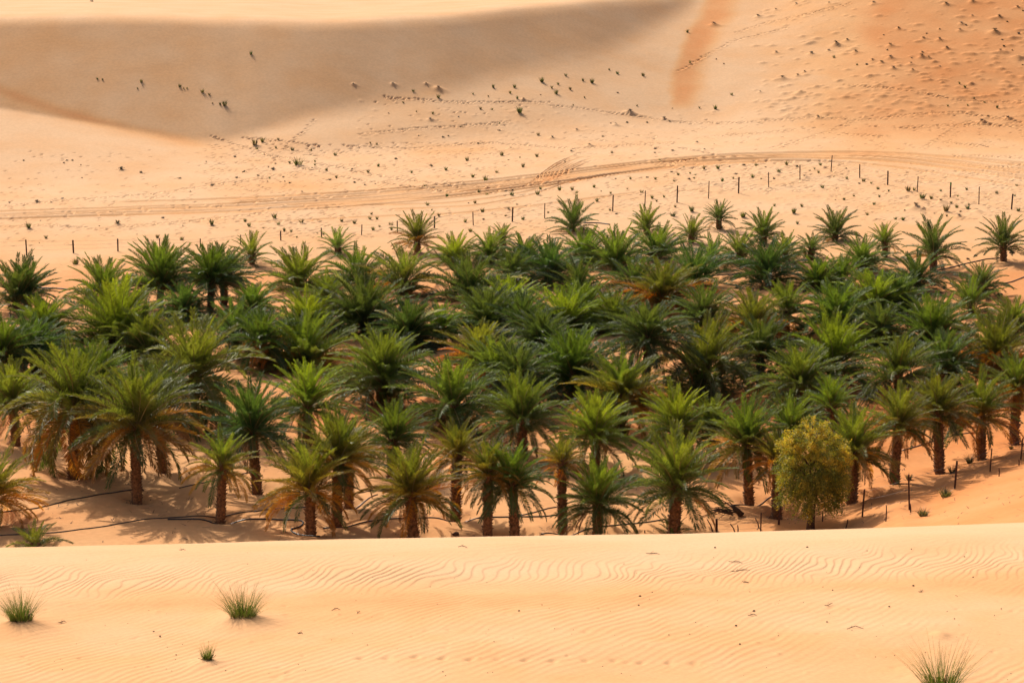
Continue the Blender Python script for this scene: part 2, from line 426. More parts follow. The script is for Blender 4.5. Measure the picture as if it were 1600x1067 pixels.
# ------------------------------------------------------------------ ground beyond the near dune
# crest of the far dune and the foot of its steep face
ytop = smooth_line([-400, 0, 200, 400, 500, 700, 850, 950, 1110, 1800], [34, 30, 26, 33, 38, 27, 14, 2, -14, -60], 40)
ybot = smooth_line([-400, 0, 150, 300, 345, 400, 480, 600, 700, 800, 900, 960, 1030, 1080, 1110, 1300],
                   [120, 172, 196, 226, 229, 214, 190, 167, 150, 127, 106, 86, 50, 10, -25, -200], 22)
wbot = smooth_line([200, 420, 700, 1000], [9, 34, 50, 60], 50)
NF_X, NF_Y = [900, 1120, 1272, 1347, 1421, 1492, 1547, 1595, 1720, 1900], [836, 834, 827, 807, 795, 765, 738, 718, 676, 640]
nfence = smooth_line(NF_X, NF_Y, 30)
fslope = smooth_line([0, 280, 350, 440, 560, 700, 900, 1100], [0.50, 0.49, 0.465, 0.47, 0.475, 0.455, 0.38, 0.30], 26)
mids = smooth_line([200, 330, 360, 390, 420, 460, 500, 560, 620, 700, 780, 860, 950, 1030, 1100, 1200, 1300, 1600],
                   [0.0, 0.0, 0.065, 0.125, 0.142, 0.169, 0.184, 0.199, 0.213, 0.224, 0.229, 0.217, 0.195, 0.179, 0.165, 0.17, 0.18, 0.19], 14)
wedge = smooth_line([-300, -100, 0, 60, 120, 180, 220, 260, 290, 320, 345, 380, 420],
                    [0.1565, 0.1251, 0.1073, 0.0935, 0.0786, 0.0601, 0.0449, 0.0285, 0.0159, 0.0089, 0.0064, 0, 0], 14)
mfoot = smooth_line([0, 300, 420, 520, 700, 1100, 1600], [240, 246, 252, 250, 244, 234, 243], 40)
hfoot = smooth_line([-300, 300, 500, 800, 1100, 1600], [150, 205, 232, 236, 226, 235], 60)
def slope(px, py, z, t=0.28):
    x = np.clip(px, -300, 1900)
    s = 0.012 * sm((430 - py) / 150)
    foot = hfoot(x)
    right = sm((x - 420) / 700)
    s = s + mids(x) * sm((mfoot(x) - py) / (22 + 64 * right))
    s = s + 0.05 * sm((x - 1150) / 300) * sm((200 - py) / 120)
    s = s + wedge(x) * sm((305 - py) / 45)
    s = s - 0.64 * t * sm(z / 0.5) * sm((x - 1230) / 230) * sm((py - nfence(x)) / 22 + 0.4) * sm((870 - py) / 12)
    s = s - 0.10 * z * sm((nfence(x) - py) / 12) * sm((py - 440) / 60) * sm((x - 1150) / 60)
    wb = wbot(x)
    bowl = sm((ybot(x) - py) / wb + 0.3) * sm((py - ytop(x)) / 24 + 0.25)
    s = s * (1 - bowl) + fslope(x) * bowl
    top = sm((ytop(x) + 4 - py) / 14) * sm((1100 - x) / 150)
    s = s * (1 - top) + (-0.045) * top
    return s

ncol = 1000
uc = np.linspace(-0.214, 0.214, ncol)
ue = 0.214 + np.cumsum(0.0006 * 1.16 ** np.arange(38))
U = np.concatenate([-ue[::-1], uc, ue])
NC = len(U)
_, t_hid = ray(800, 905)
rows_t = list(np.linspace(0.50, float(t_hid), 14)[:-1])
pys = np.concatenate([np.arange(905, 862, -2.0), np.arange(862, 690, -1.0), np.arange(690, 480, -2.0), np.arange(480, -34, -0.86)])
rows_t += list(ray(np.full(len(pys), 800.0), pys)[1])
T = np.array(rows_t)
NR = len(T)
GY = np.zeros((NR, NC)); GZ = np.zeros((NR, NC))
px_u = CX + U * F * 1.02
wgt = sm((px_u - 1230) / 230) * np.clip((2300 - px_u) / 400, 0, 1)
tf = ray(px_u, nfence(px_u))[1]; te = np.maximum(ray(px_u, np.full(NC, 864.0))[1], tf)
drop = np.zeros(NC); yb = H / tf
for k in range(1, 121):
    tn = tf + (te - tf) * k / 120
    sl = -0.64 * tn * wgt
    dYb = (H - drop - tn * yb) / (sl + tn)            # negative: towards the camera
    yb = yb + dYb; drop = drop + sl * dYb
z = drop.copy(); y = (H - z) / T[0]
GY[0], GZ[0] = y, z
for i in range(1, NR):
    px, py = project(U * y, y, z)
    s = slope(px, py, z, (H - z) / y)
    dY = (H - z - T[i] * y) / np.maximum(s + T[i], 0.02)
    y = y + dY; z = z + s * dY
    GY[i], GZ[i] = y, z
GX = U[None, :] * GY
PX, PY = project(GX, GY, GZ)

# soft undulation of the plain, hollows and mounds inside the grove
DZ = np.zeros_like(GZ)
inn = sm((PY - 360) / 60)
bank = sm((PX - 1200) / 120) * sm((PY - nfence(PX) + 26) / 22)
DZ += (1 - 0.8 * bank) * 0.22 * fbm(GX / 9.0, GY / 9.0, 3, 4) * (0.35 + 0.65 * inn)
DZ += (1 - bank) * 0.05 * fbm(GX / 1.6, GY / 1.6, 8, 3) * (0.3 + 0.7 * inn)
face = sm((330 - PY) / 60)
DZ += 0.9 * fbm(GX / 26.0, GY / 40.0, 21, 3) * face * sm((PX - 350) / 300) * sm((GY - 285) / 30)
DZ += 0.07 * fbm(GX / 3.2, GY / 5.0, 31, 3) * face * sm((PX - 1050) / 200)

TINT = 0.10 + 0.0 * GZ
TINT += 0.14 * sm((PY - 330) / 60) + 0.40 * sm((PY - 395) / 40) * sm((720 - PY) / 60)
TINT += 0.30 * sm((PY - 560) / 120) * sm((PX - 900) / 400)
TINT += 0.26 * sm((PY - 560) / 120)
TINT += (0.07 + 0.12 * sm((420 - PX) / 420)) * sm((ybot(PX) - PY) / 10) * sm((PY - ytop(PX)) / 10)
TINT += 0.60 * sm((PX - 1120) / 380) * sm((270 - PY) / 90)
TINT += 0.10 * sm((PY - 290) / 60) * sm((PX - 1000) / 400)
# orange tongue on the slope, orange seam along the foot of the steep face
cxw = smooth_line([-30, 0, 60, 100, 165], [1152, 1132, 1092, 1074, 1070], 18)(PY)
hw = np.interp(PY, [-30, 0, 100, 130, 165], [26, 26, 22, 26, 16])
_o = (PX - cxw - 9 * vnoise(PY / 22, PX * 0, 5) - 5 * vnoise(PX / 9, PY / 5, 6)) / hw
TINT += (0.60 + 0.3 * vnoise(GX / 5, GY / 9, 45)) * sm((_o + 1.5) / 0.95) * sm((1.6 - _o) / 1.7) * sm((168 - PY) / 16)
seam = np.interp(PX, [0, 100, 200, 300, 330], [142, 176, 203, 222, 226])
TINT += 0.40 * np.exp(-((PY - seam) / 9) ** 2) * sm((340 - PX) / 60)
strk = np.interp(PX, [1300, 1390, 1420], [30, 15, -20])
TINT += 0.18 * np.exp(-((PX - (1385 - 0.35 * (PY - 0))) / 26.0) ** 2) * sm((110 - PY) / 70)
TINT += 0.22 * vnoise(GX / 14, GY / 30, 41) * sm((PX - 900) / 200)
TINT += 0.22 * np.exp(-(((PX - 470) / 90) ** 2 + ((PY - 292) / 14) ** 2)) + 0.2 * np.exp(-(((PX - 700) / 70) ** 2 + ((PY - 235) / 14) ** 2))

def colrow(px, py):
    u, t = ray(px, py)
    return np.interp(u, U, np.arange(NC)), np.interp(-t, -T, np.arange(NR))

def splat(px, py, rx, ry, h, dx=0.0, tint=0.0):
    """A hump (h > 0) or hollow, rx by ry metres, at a ground point seen at px, py."""
    cj, ri = colrow(px, py)
    j0, i0 = int(round(float(cj))), int(round(float(ri)))
    if not (2 < j0 < NC - 3 and 2 < i0 < NR - 3):
        return
    x0, y0 = GX[i0, j0], GY[i0, j0]
    wj = max(2, int(3.2 * rx / max(1e-3, abs(GX[i0, j0 + 1] - x0))) + 1)
    sy_ = abs(GY[i0 + 1, j0] - y0)
    wi = max(2, int(3.2 * ry / max(1e-3, sy_)) + 1)
    ry = max(ry, 0.62 * sy_)
    a, b, c, d = max(0, i0 - wi), min(NR, i0 + wi + 1), max(0, j0 - wj), min(NC, j0 + wj + 1)
    g = np.exp(-((GX[a:b, c:d] - x0 - dx) / rx) ** 2 - ((GY[a:b, c:d] - y0) / ry) ** 2)
    DZ[a:b, c:d] += h * g
    if tint:
        TINT[a:b, c:d] += tint * g

# hollows dug round the trunks nearest the near dune
for (x, ty, by, w, st, lb) in P:
    if by > 640:
        k_ = 1.0 if x < 1360 else 0.4
        splat(x, by, 1.5, 1.5, 0.16 * k_)
        splat(x + 4, by, 0.95, 0.95, -0.6 * k_)
# sand hummocks under the shrubs
for (x, py_, w, k) in TUFTS:
    m = w / 12.5
    if k == 'm':
        splat(x, py_, 0.55 * m, 0.55 * m, 0.30 * m)
        splat(x + 0.6 * w, py_ + 1.0, 0.9 * m, 0.6 * m, 0.12 * m)
    elif w >= 9 and 172 < py_ < 400:
        splat(x, py_, 0.5 * m, 0.5 * m, 0.16 * m)
# little bumps of the trampled sand and the lumpy hillside
for k in range(1150):
    x, q = random.uniform(1180, 1610), random.uniform(-5, 185)
    if q < 160 - (x - 1180) * 0.28 and random.random() < 0.75:
        continue
    m = 0.22 + 0.6 * random.random() ** 2
    splat(x, q, m * random.uniform(0.6, 0.9), m * 0.6, 0.24 * m)
for k in range(520):
    x, q = random.uniform(560, 1160), random.gauss(212, 34)
    if q < 150:
        continue
    m = random.uniform(0.15, 0.5)
    splat(x, q, m * 0.6, m * 0.6, 0.15 * m)
for k in range(700):
    x, q = random.uniform(1040, 1610), random.uniform(255, 345)
    m = random.uniform(0.15, 0.5)
    splat(x, q, m * 0.6, m * 0.6, 0.22 * m * random.choice((1, 1, -1)))
# footprints: trails and trampled patches
def trail(pts, step=3.4, wob=1.2, d=0.2):
    pts = np.array(pts, float)
    seg = np.hypot(*(pts[1:] - pts[:-1]).T)
    c = np.concatenate([[0], np.cumsum(seg)])
    q = np.arange(0, c[-1], step)
    xs, ys = np.interp(q, c, pts[:, 0]), np.interp(q, c, pts[:, 1])
    for i, (a, b) in enumerate(zip(xs, ys)):
        a += random.gauss(0, 0.8); b += random.gauss(0, wob * 0.35) + (0.7 if i % 2 else -0.7)
        splat(a, b, 0.15, 0.2, -d * random.uniform(0.6, 1.3))
        splat(a + 1.0, b + 0.9, 0.16, 0.2, 0.5 * d)
TRAILS = [
 [(0,322),(120,312),(240,303),(330,290),(470,268),(560,255)], [(330,214),(400,235),(470,262),(560,280),(700,300)],
 [(490,188),(470,208),(440,235),(410,280),(398,320)], [(400,240),(470,250),(560,268),(640,282),(720,292)],
 [(0,355),(80,352),(150,358),(300,345),(420,332)], [(1060,184),(1160,188),(1260,184),(1330,186)],
 [(1100,210),(1200,205),(1245,203)], [(1205,232),(1260,217),(1330,190),(1400,184),(1500,176),(1590,188)],
 [(1320,208),(1390,213)], [(1440,232),(1475,210),(1510,190),(1560,195),(1600,190)], [(1480,222),(1545,228)],
 [(1400,200),(1480,196),(1600,196)], [(860,166),(950,175),(1060,184)], [(540,228),(640,232),(760,222),(900,232),(1050,222)],
 [(560,210),(640,200),(730,195),(800,190)], [(600,150),(700,158),(790,158),(860,162)], [(380,215),(440,220),(500,228)],
 [(1050,255),(1100,246)], [(1060,230),(1120,242)], [(1540,262),(1600,258)], [(1490,243),(1600,246)],
 [(1150,48),(1200,32),(1260,22),(1330,5)], [(1090,92),(1150,60),(1230,42)], [(1060,108),(1110,84)],
 [(1270,20),(1300,12)], [(1320,136),(1420,146),(1500,158),(1600,156)],
]
for tr in TRAILS:
    trail(tr)
def patch(x0, x1, y0, y1, n, d=0.18):
    for k in range(n):
        a, b = random.uniform(x0, x1), random.uniform(y0, y1)
        splat(a, b, 0.16, 0.22, -d * random.uniform(0.5, 1.4))
        splat(a + 1.0, b + 0.9, 0.16, 0.2, 0.4 * d)
for a in [(320,560,225,300,420), (0,560,300,385,520), (560,780,222,300,330), (780,1060,205,260,150), (760,1060,275,340,330),
          (1040,1330,250,300,420), (1300,1600,265,345,420), (380,860,325,372,300), (1060,1600,180,235,200), (0,340,235,310,120), (560,850,150,205,40)]:
    patch(*a)
# wheel ruts
def ruts(curves, depth=0.14, w=0.8):
    for c in curves:
        c = np.array(c, float)
        yy = np.interp(PX[0:1].repeat(1, 0)[0] if False else np.clip((U * F / cp / 1.045) + CX, -400, 2000), c[:, 0], c[:, 1])
        lo, hi = c[0, 0], c[-1, 0]
        d = PY - yy[None, :]
        act = (np.abs(d) < 6) & (PX > lo) & (PX < hi)
        fade = sm((PX - lo) / 25) * sm((hi - PX) / 25)
        pr = -np.exp(-(d / w) ** 2) + 0.35 * np.exp(-((d - 1.7) / 0.9) ** 2) + 0.30 * np.exp(-((d + 1.7) / 0.9) ** 2)
        DZ[act] += (depth * pr * fade * (1 + 0.9 * sm((PX - 950) / 200)))[act]
        TINT[act] += (0.34 * np.exp(-(d / 0.9) ** 2) * fade)[act]
def smooth_curve(pts, n=60):
    pts = np.array(pts, float)
    x = np.linspace(pts[0, 0], pts[-1, 0], n)
    yv = np.interp(x, pts[:, 0], pts[:, 1])
    k = np.ones(9) / 9
    yp = np.pad(yv, 4, mode='edge')
    return np.stack([x, np.convolve(yp, k, 'valid')], 1)
main_lo = smooth_curve([(-60,349),(150,341),(400,333),(600,320),(760,306),(900,283),(1050,259),(1200,251),(1350,256),(1480,278),(1680,312)])
main_hi = smooth_curve([(-60,322),(150,318),(400,309),(600,296),(760,283),(900,263),(1050,246),(1200,238),(1350,236),(1480,244),(1680,266)])
cs = []
for f in (0.02, 0.12, 0.17, 0.30, 0.42, 0.50, 0.62, 0.70, 0.78, 0.92, 1.0):
    c = main_lo.copy(); c[:, 1] = main_lo[:, 1] * (1 - f) + main_hi[:, 1] * f
    c[:, 1] += 2.0 * (vnoise(c[:, 0] / 160 + f * 31, c[:, 0] * 0 + f * 7, 3))
    a0 = random.choice([0, 0, 8, 14]); b0 = random.choice([60, 60, 60, 44])
    cs.append(c[a0:b0])
ruts(cs)
ruts([smooth_curve([(540,322),(700,318),(800,305),(880,285),(980,268)]), smooth_curve([(600,328),(740,322),(830,305),(900,280)]),
      smooth_curve([(380,348),(600,338),(700,335),(840,320),(1000,300)])], 0.09)
loop = []
for k in range(8):
    f = k / 7
    loop.append(smooth_curve([(808 + 14 * f, 296 - 2 * f), (832 + 16 * f, 283 + 3 * f), (858 + 22 * f, 262 + 10 * f), (884 + 28 * f, 247 + 8 * f), (915 + 22 * f, 240 + 7 * f)], 40))
for c in loop:
    a0, b0 = random.randrange(0, 9), random.randrange(30, 41)
    ruts([c[a0:b0]], random.uniform(0.08, 0.17), random.uniform(0.8, 1.2))
GZ = GZ + DZ

def ground(px, py):
    """World point of the ground beyond the near dune that shows at a photograph pixel."""
    cj, ri = colrow(px, py)
    j, i = int(min(max(cj, 0), NC - 2)), int(min(max(ri, 0), NR - 2))
    a, b = float(cj) - j, float(ri) - i
    f = lambda G: float((G[i, j] * (1 - a) + G[i, j + 1] * a) * (1 - b) + (G[i + 1, j] * (1 - a) + G[i + 1, j + 1] * a) * b)
    return Vector((f(GX), f(GY), f(GZ)))

# the far side beyond the crest, down to the horizon
ext = []
y0, z0 = GY[-1], GZ[-1]
for k in range(1, 26):
    yy = y0 + 4.0 * (1.33 ** k - 1)
    zz = z0 * np.clip(1.0 - (yy - y0) / 900.0, -0.6, 1.0)
    ext.append((U * yy, yy, zz))
AX = np.vstack([GX] + [e[0][None] for e in ext]); AY = np.vstack([GY] + [e[1][None] for e in ext]); AZ = np.vstack([GZ] + [e[2][None] for e in ext])
AT = np.vstack([TINT] + [TINT[-1:]] * len(ext))

def grid_normals(X, Y, Z):
    Pt = np.stack([X, Y, Z], -1)
    du = np.gradient(Pt, axis=1); dv = np.gradient(Pt, axis=0)
    n = np.cross(du, dv)
    n /= np.maximum(np.linalg.norm(n, axis=-1, keepdims=True), 1e-9)
    n *= np.sign(n[..., 2:3])
    return n

def grid_object(name, X, Y, Z, tint, normals, mat):
    nr, nc = X.shape
    me = bpy.data.meshes.new(name)
    me.vertices.add(nr * nc)
    co = np.stack([X, Y, Z], -1).reshape(-1).astype(np.float32)
    me.vertices.foreach_set('co', co)
    a = (np.arange(nr - 1)[:, None] * nc + np.arange(nc - 1)[None, :]).ravel()
    q = np.stack([a, a + 1, a + nc + 1, a + nc], 1).astype(np.int32)
    nf = len(q)
    me.loops.add(nf * 4); me.polygons.add(nf)
    me.loops.foreach_set('vertex_index', q.ravel())
    me.polygons.foreach_set('loop_start', (np.arange(nf) * 4).astype(np.int32))
    me.polygons.foreach_set('loop_total', np.full(nf, 4, np.int32))
    me.polygons.foreach_set('use_smooth', np.ones(nf, bool))
    me.update(calc_edges=True)
    at = me.attributes.new('tint', 'FLOAT', 'POINT')
    at.data.foreach_set('value', np.clip(tint, 0, 1).ravel().astype(np.float32))
    me.normals_split_custom_set_from_vertices(normals.reshape(-1, 3).astype(np.float32))
    me.materials.append(mat)
    o = link(name, me)
    o['kind'] = 'structure'
    return o

NRM = grid_normals(AX, AY, AZ)
cut = int(np.searchsorted(-T, -float(ray(800, 233)[1])))
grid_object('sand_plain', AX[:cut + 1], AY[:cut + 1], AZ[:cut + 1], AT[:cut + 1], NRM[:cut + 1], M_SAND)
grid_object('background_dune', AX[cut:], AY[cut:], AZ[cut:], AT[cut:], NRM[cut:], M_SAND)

# ------------------------------------------------------------------ near dune, with its wind ripples
CR_X = [-300, 0, 270, 540, 800, 1060, 1330, 1500, 1600, 1900]
CR_Y = [862, 855, 850, 842.5, 837.5, 834, 826, 820, 816, 806]
cu, ct = ray(np.array(CR_X, float), np.array(CR_Y, float))
YC0 = 45.0
_d = np.linspace(-140, 140, 5601)
_g = -0.125 - 0.175 * sm((_d + 4.2) / 4.2) - 0.30 * sm(_d / 5.0)
_g = np.where(_d < -14.5, -0.125 - 0.19 * sm((-14.5 - _d) / 4.0), _g)
_g = np.where(_d < -46, -0.02, _g)
_I = np.concatenate([[0], np.cumsum((_g[1:] + _g[:-1]) / 2 * (_d[1] - _d[0]))])
_I -= np.interp(0, _d, _I)
def near_z(X, Y):
    yc = YC0 + 0.9 * np.sin(X / 11.0) + 0.02 * X
    tcv = np.interp(X / yc, cu, ct)
    # slope at the crest must equal the line of sight for a clean skyline: blend the profile's -0.30 towards it
    return H - tcv * yc + np.interp(Y - yc, _d, _I)

u2 = np.linspace(-0.111, 0.111, 1180)
ue2 = 0.111 + np.cumsum(0.0004 * 1.17 ** np.arange(34))
u2 = np.concatenate([-ue2[::-1], u2, ue2])
Yr = np.concatenate([np.linspace(-36, 29, 40)[:-1], np.arange(29, 47.6, 0.052), np.linspace(47.6, 100, 40)[1:]])
NY, NX = np.meshgrid(Yr, u2, indexing='ij')
NX = NX * (NY + 40.0)
NZ = near_z(NX, NY)
# swells and hollows
NZ += 0.10 * fbm(NX / 5.0, NY / 3.5, 51, 3) * sm((NY - 29) / 3) * sm((45.5 - NY) / 4)
NPX, NPY = project(NX, NY, NZ)
cresty = np.interp(np.clip(NPX, -300, 1900), CR_X, CR_Y)
dep = NPY - cresty                   # how far below the skyline
def ripple(kx, ky, lam, warp, wsc, seed, sharp=0.72):
    w = warp * (fbm(NX / wsc, NY / (wsc * 1.8), seed, 2) * 2.0) + 0.60 * vnoise(NX / 0.28, NY / 0.60, seed + 5)
    w = w + 2.5 * vnoise(NX / 3.0, NY / 3.0, seed + 9)
    ph = (kx * NX + ky * NY) / lam + w
    f = ph - np.floor(ph)
    h = np.where(f < sharp, sm(f / sharp), 1 - sm((f - sharp) / (1 - sharp)))
    return h - 0.5
vis = sm((NY - 28.5) / 2) * sm((48.5 - NY) / 2)
am = 0.8 + 0.5 * fbm(NX / 2.2, NY / 3.0, 61, 2)
band = np.exp(-((dep - 58 - 10 * vnoise(NX / 2.5, NX * 0, 77)) / 24.0) ** 2)
lowr = sm((dep - 72) / 35)
topb = sm((52 - dep) / 30)
NZ += vis * (0.0150 * band * np.clip(am, 0.3, 1.3) * ripple(0.93, -0.36, 0.150, 1.5, 0.8, 71, 0.86)
             + 0.0078 * lowr * np.clip(0.55 + 1.3 * fbm(NX / 1.6, NY / 2.2, 63, 3), 0.0, 1.25) * ripple(0.86, -0.5, 0.16, 0.5, 1.3, 81, 0.62)
             + 0.0050 * topb * np.clip(am, 0.1, 1.4) * ripple(0.45, -0.9, 0.24, 1.2, 2.0, 91, 0.7)
             + 0.0030 * vis * fbm(NX / 0.25, NY / 0.25, 95, 2))
# a scarp that runs below the ripple band and a line of old footprints
NZ += vis * 0.03 * fbm(NX / 1.0, NY / 0.7, 97, 3) * np.exp(-((dep - 92) / 16.0) ** 2)
nt = 0.05 + 0.20 * sm((dep - 60 - 14 * vnoise(NX / 1.2, NX * 0, 78)) / 30) + 0.14 * np.exp(-((dep - 100) / 30.0) ** 2) + 0.16 * fbm(NX / 1.8, NY / 1.0, 99, 4) + 0.10 * vnoise(NX / 0.35, NY / 0.5, 98) * sm((dep - 70) / 30)
nt = np.where(NY > 48, 0.12, nt)
def near_hit(px, py):
    """World point of the near dune that shows at a photograph pixel."""
    u, t = ray(px, py)
    ys = np.linspace(27, 48, 2101)
    d = near_z(u * ys, ys) - (H - t * ys)
    k = np.argmax(d > 0)
    k = k if d[k] > 0 else int(np.argmax(d))
    return Vector((float(u * ys[k]), float(ys[k]), float(near_z(u * ys[k], ys[k]))))
def dent(px, py, r, h):
    p = near_hit(px, py)
    m = (np.abs(NX - p.x) < 4 * r) & (np.abs(NY - p.y) < 6 * r)
    NZ[m] += (h * np.exp(-((NX - p.x) / r) ** 2 - ((NY - p.y) / (1.6 * r)) ** 2))[m]
for k, x in enumerate(range(560, 1100, 44)):
    dent(x + random.uniform(-4, 4), 1030 + 0.012 * (x - 560) + random.uniform(-2, 2), 0.06, -0.03)
for (x, yv, r, h) in [(380,968,0.5,0.10), (33,975,0.45,0.09), (325,1033,0.22,0.05), (1470,1062,0.5,0.06), (1470,998,0.12,0.05)]:
    dent(x, yv, r, h)
for k in range(90):
    dent(random.uniform(0, 1600), random.uniform(940, 1060), random.uniform(0.03, 0.06), random.choice((-1, -1, 1)) * random.uniform(0.006, 0.018))
grid_object('foreground_dune', NX, NY, NZ, nt, grid_normals(NX, NY, NZ), M_SAND_NEAR)
def near_ground(px, py):
    p = near_hit(px, py)
    i = int(np.argmin(np.abs(Yr - p.y))); j = int(np.argmin(np.abs(NX[i] - p.x)))
    return Vector((p.x, p.y, float(NZ[i, j])))

# ------------------------------------------------------------------ date palms
def make_frond(seed, bend, n=112):
    """A feather leaf of length 1 that starts along +X and bends down over its length."""
    r = random.Random(seed)
    b = MB()
    K = 9
    sp_, ang = [Vector((0, 0, 0))], []
    sway = r.uniform(-0.16, 0.16)
    def th(s):
        return -bend * s ** 1.5
    pts = []
    S = 40
    p = Vector((0, 0, 0)); pts.append(p.copy())
    for k in range(S):
        s = (k + 0.5) / S
        a = th(s)
        p = p + Vector((math.cos(a), sway * s, math.sin(a))) / S
        pts.append(p.copy())
    def at(s):
        f = s * S; k = min(int(f), S - 1); w = f - k
        return pts[k] * (1 - w) + pts[k + 1] * w
    b.tube([at(k / (K - 1)) for k in range(K)], [0.0105 * (1 - 0.85 * k / (K - 1)) for k in range(K)], 3, 1, False)
    for k in range(n):
        s = 0.10 + 0.90 * (k + r.uniform(0, 0.7)) / n
        s = min(s, 0.995)
        o = at(s); a = th(s)
        Tn = Vector((math.cos(a), 0, math.sin(a))); Nn = Vector((-math.sin(a), 0, math.cos(a)))
        for sd in (-1, 1):
            if r.random() < 0.05:
                continue
            ln = 0.205 * (1 - 0.62 * s ** 1.6) * min(1.0, 0.30 + (s - 0.10) / 0.2) * r.uniform(0.8, 1.15)
            al = R(62 - 28 * s + r.uniform(-8, 8))
            v = R(r.choice((14, 34, 48)) + r.uniform(-12, 12)) * (1 - 0.4 * s)
            D = Tn * math.cos(al) + (Vector((0, sd, 0)) * math.cos(v) + Nn * math.sin(v)) * math.sin(al)
            W = D.cross(Nn).normalized()
            W = (Matrix.Rotation(r.uniform(-0.9, 0.9), 3, D) @ W) * 0.0052 * r.uniform(0.8, 1.3)
            m = o + D * ln * 0.45
            tip = o + D * ln + Vector((0, 0, -0.018 * r.random()))
            b.quad(o, m + W, tip, m - W, 0)
    return b.mesh('frond', [M_LEAF, M_RACHIS])

BENDS = [0.25, 0.6, 1.0, 1.45, 1.95]
FROND = [[make_frond(100 * i + k, bd) for k in range(3)] for i, bd in enumerate(BENDS)]

def make_trunk(h, seed, r0=0.24):
    """Trunk of height h clad in the stubs of cut leaves."""
    r = random.Random(seed)
    b = MB()
    K = max(5, int(h / 0.35))
    pts, rad = [], []
    wx, wy = r.uniform(-1, 1) * 0.05, r.uniform(-1, 1) * 0.05
    for k in range(K + 1):
        f = k / K
        pts.append((wx * math.sin(f * 3) * h * 0.3, wy * math.sin(f * 2.4) * h * 0.3, -0.35 + f * (h + 0.35)))
        rad.append(r0 * (1.08 - 0.14 * f + 0.22 * max(0, 0.15 - f) / 0.15) * r.uniform(0.93, 1.07))
    b.tube(pts, rad, 10, 0)
    nb = int(h / 0.125 * 8)
    for i in range(nb):
        f = (i + 0.5) / nb
        an = i * 2.39996 + r.uniform(-0.1, 0.1)
        z_ = f * h
        g = f * K; k = min(int(g), K - 1)
        cxy = Vector(pts[k]).lerp(Vector(pts[k + 1]), g - k)
        rr = r0 * (1.10 - 0.12 * f)
        e = Vector((math.cos(an), math.sin(an), 0)); s_ = Vector((-e.y, e.x, 0))
        o = Vector((cxy.x, cxy.y, z_)) + e * rr * 0.93
        out = r.uniform(0.06, 0.19) * (1.0 + 1.4 * max(0, f - 0.8)); up = r.uniform(0.10, 0.19)
        w = 0.085 * r.uniform(0.8, 1.2)
        n0 = len(b.v)
        b.v += [tuple(o - s_ * w), tuple(o + s_ * w), tuple(o + Vector((0, 0, up * 0.8)) + s_ * w * 0.6), tuple(o + Vector((0, 0, up * 0.8)) - s_ * w * 0.6),
                tuple(o + e * out + Vector((0, 0, up)) - s_ * w * 0.35), tuple(o + e * out + Vector((0, 0, up)) + s_ * w * 0.35)]
        for q in ((0, 1, 5, 4), (3, 4, 5, 2), (0, 4, 3), (1, 2, 5)):
            b.f.append(tuple(n0 + t for t in q)); b.m.append(0)
    return b.mesh('trunk', [M_TRUNK], True)

TR_H = [0.5, 1.0, 1.6, 2.2, 2.8, 3.4, 4.2, 5.2]
TRUNKS = [[make_trunk(h, 10 * i + k) for k in range(2)] for i, h in enumerate(TR_H)]

first_frond = bpy.data.objects.new('frond', FROND[0][0])
first_trunk = bpy.data.objects.new('trunk', TRUNKS[0][0])
def lerp3(a, b, f):
    return tuple(a[i] * (1 - f) + b[i] * f for i in range(3))
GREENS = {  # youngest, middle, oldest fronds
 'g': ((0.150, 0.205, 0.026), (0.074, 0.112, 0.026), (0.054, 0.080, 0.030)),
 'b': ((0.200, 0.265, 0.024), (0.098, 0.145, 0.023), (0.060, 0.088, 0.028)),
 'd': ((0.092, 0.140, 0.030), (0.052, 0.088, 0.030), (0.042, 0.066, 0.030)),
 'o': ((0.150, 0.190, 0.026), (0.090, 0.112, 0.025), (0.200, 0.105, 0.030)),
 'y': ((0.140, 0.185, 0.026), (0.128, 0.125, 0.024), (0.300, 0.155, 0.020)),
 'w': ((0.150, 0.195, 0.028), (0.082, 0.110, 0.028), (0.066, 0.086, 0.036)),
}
n_frond = 0
def put_frond(parent, r, base, az, el, ln, bend, col, roll):
    global n_frond
    bi = min(range(len(BENDS)), key=lambda i: abs(BENDS[i] - bend))
    o = first_frond.copy()
    o.data = FROND[bi][r.randrange(3)]
    o.parent = parent
    o.location = base
    m = Matrix.Rotation(az, 4, 'Z') @ Matrix.Rotation(-el, 4, 'Y') @ Matrix.Rotation(roll, 4, 'X')
    o.rotation_euler = m.to_euler()
    k = r.choice((-1, 1))
    o.scale = (ln, ln * r.uniform(0.85, 1.15) * k, ln)
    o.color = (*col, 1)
    COL.objects.link(o)
    n_frond += 1

def make_dates():
    r = random.Random(21)
    b = MB()
    for k in range(9):
        t_ = r.uniform(-0.25, 0.25)
        pts = [(0, 0, 0), (0.30, t_ * 0.4, 0.10), (0.52, t_, -0.12), (0.60, t_ * 1.3, -0.42)]
        b.tube(pts, [0.022, 0.016, 0.010, 0.006], 3, 0, False)
        for q in range(7):
            f = r.uniform(0.0, 1.0)
            c = Vector(pts[2]).lerp(Vector(pts[3]), f) + Vector((r.gauss(0, .04), r.gauss(0, .04), r.gauss(0, .03)))
            u = 0.03
            n0 = len(b.v)
            b.v += [tuple(c + Vector(d) * u) for d in ((1, 0, 0), (0, 1, 0), (-1, 0, 0), (0, -1, 0), (0, 0, 1.5), (0, 0, -1.5))]
            for f_ in ((0, 1, 4), (1, 2, 4), (2, 3, 4), (3, 0, 4), (1, 0, 5), (2, 1, 5), (3, 2, 5), (0, 3, 5)):
                b.f.append(tuple(n0 + t for t in f_)); b.m.append(0)
    return b.mesh('date_bunch', [mat_plain('orange_dates', (0.50, 0.20, 0.02), 0.5, 0.3, 9)])
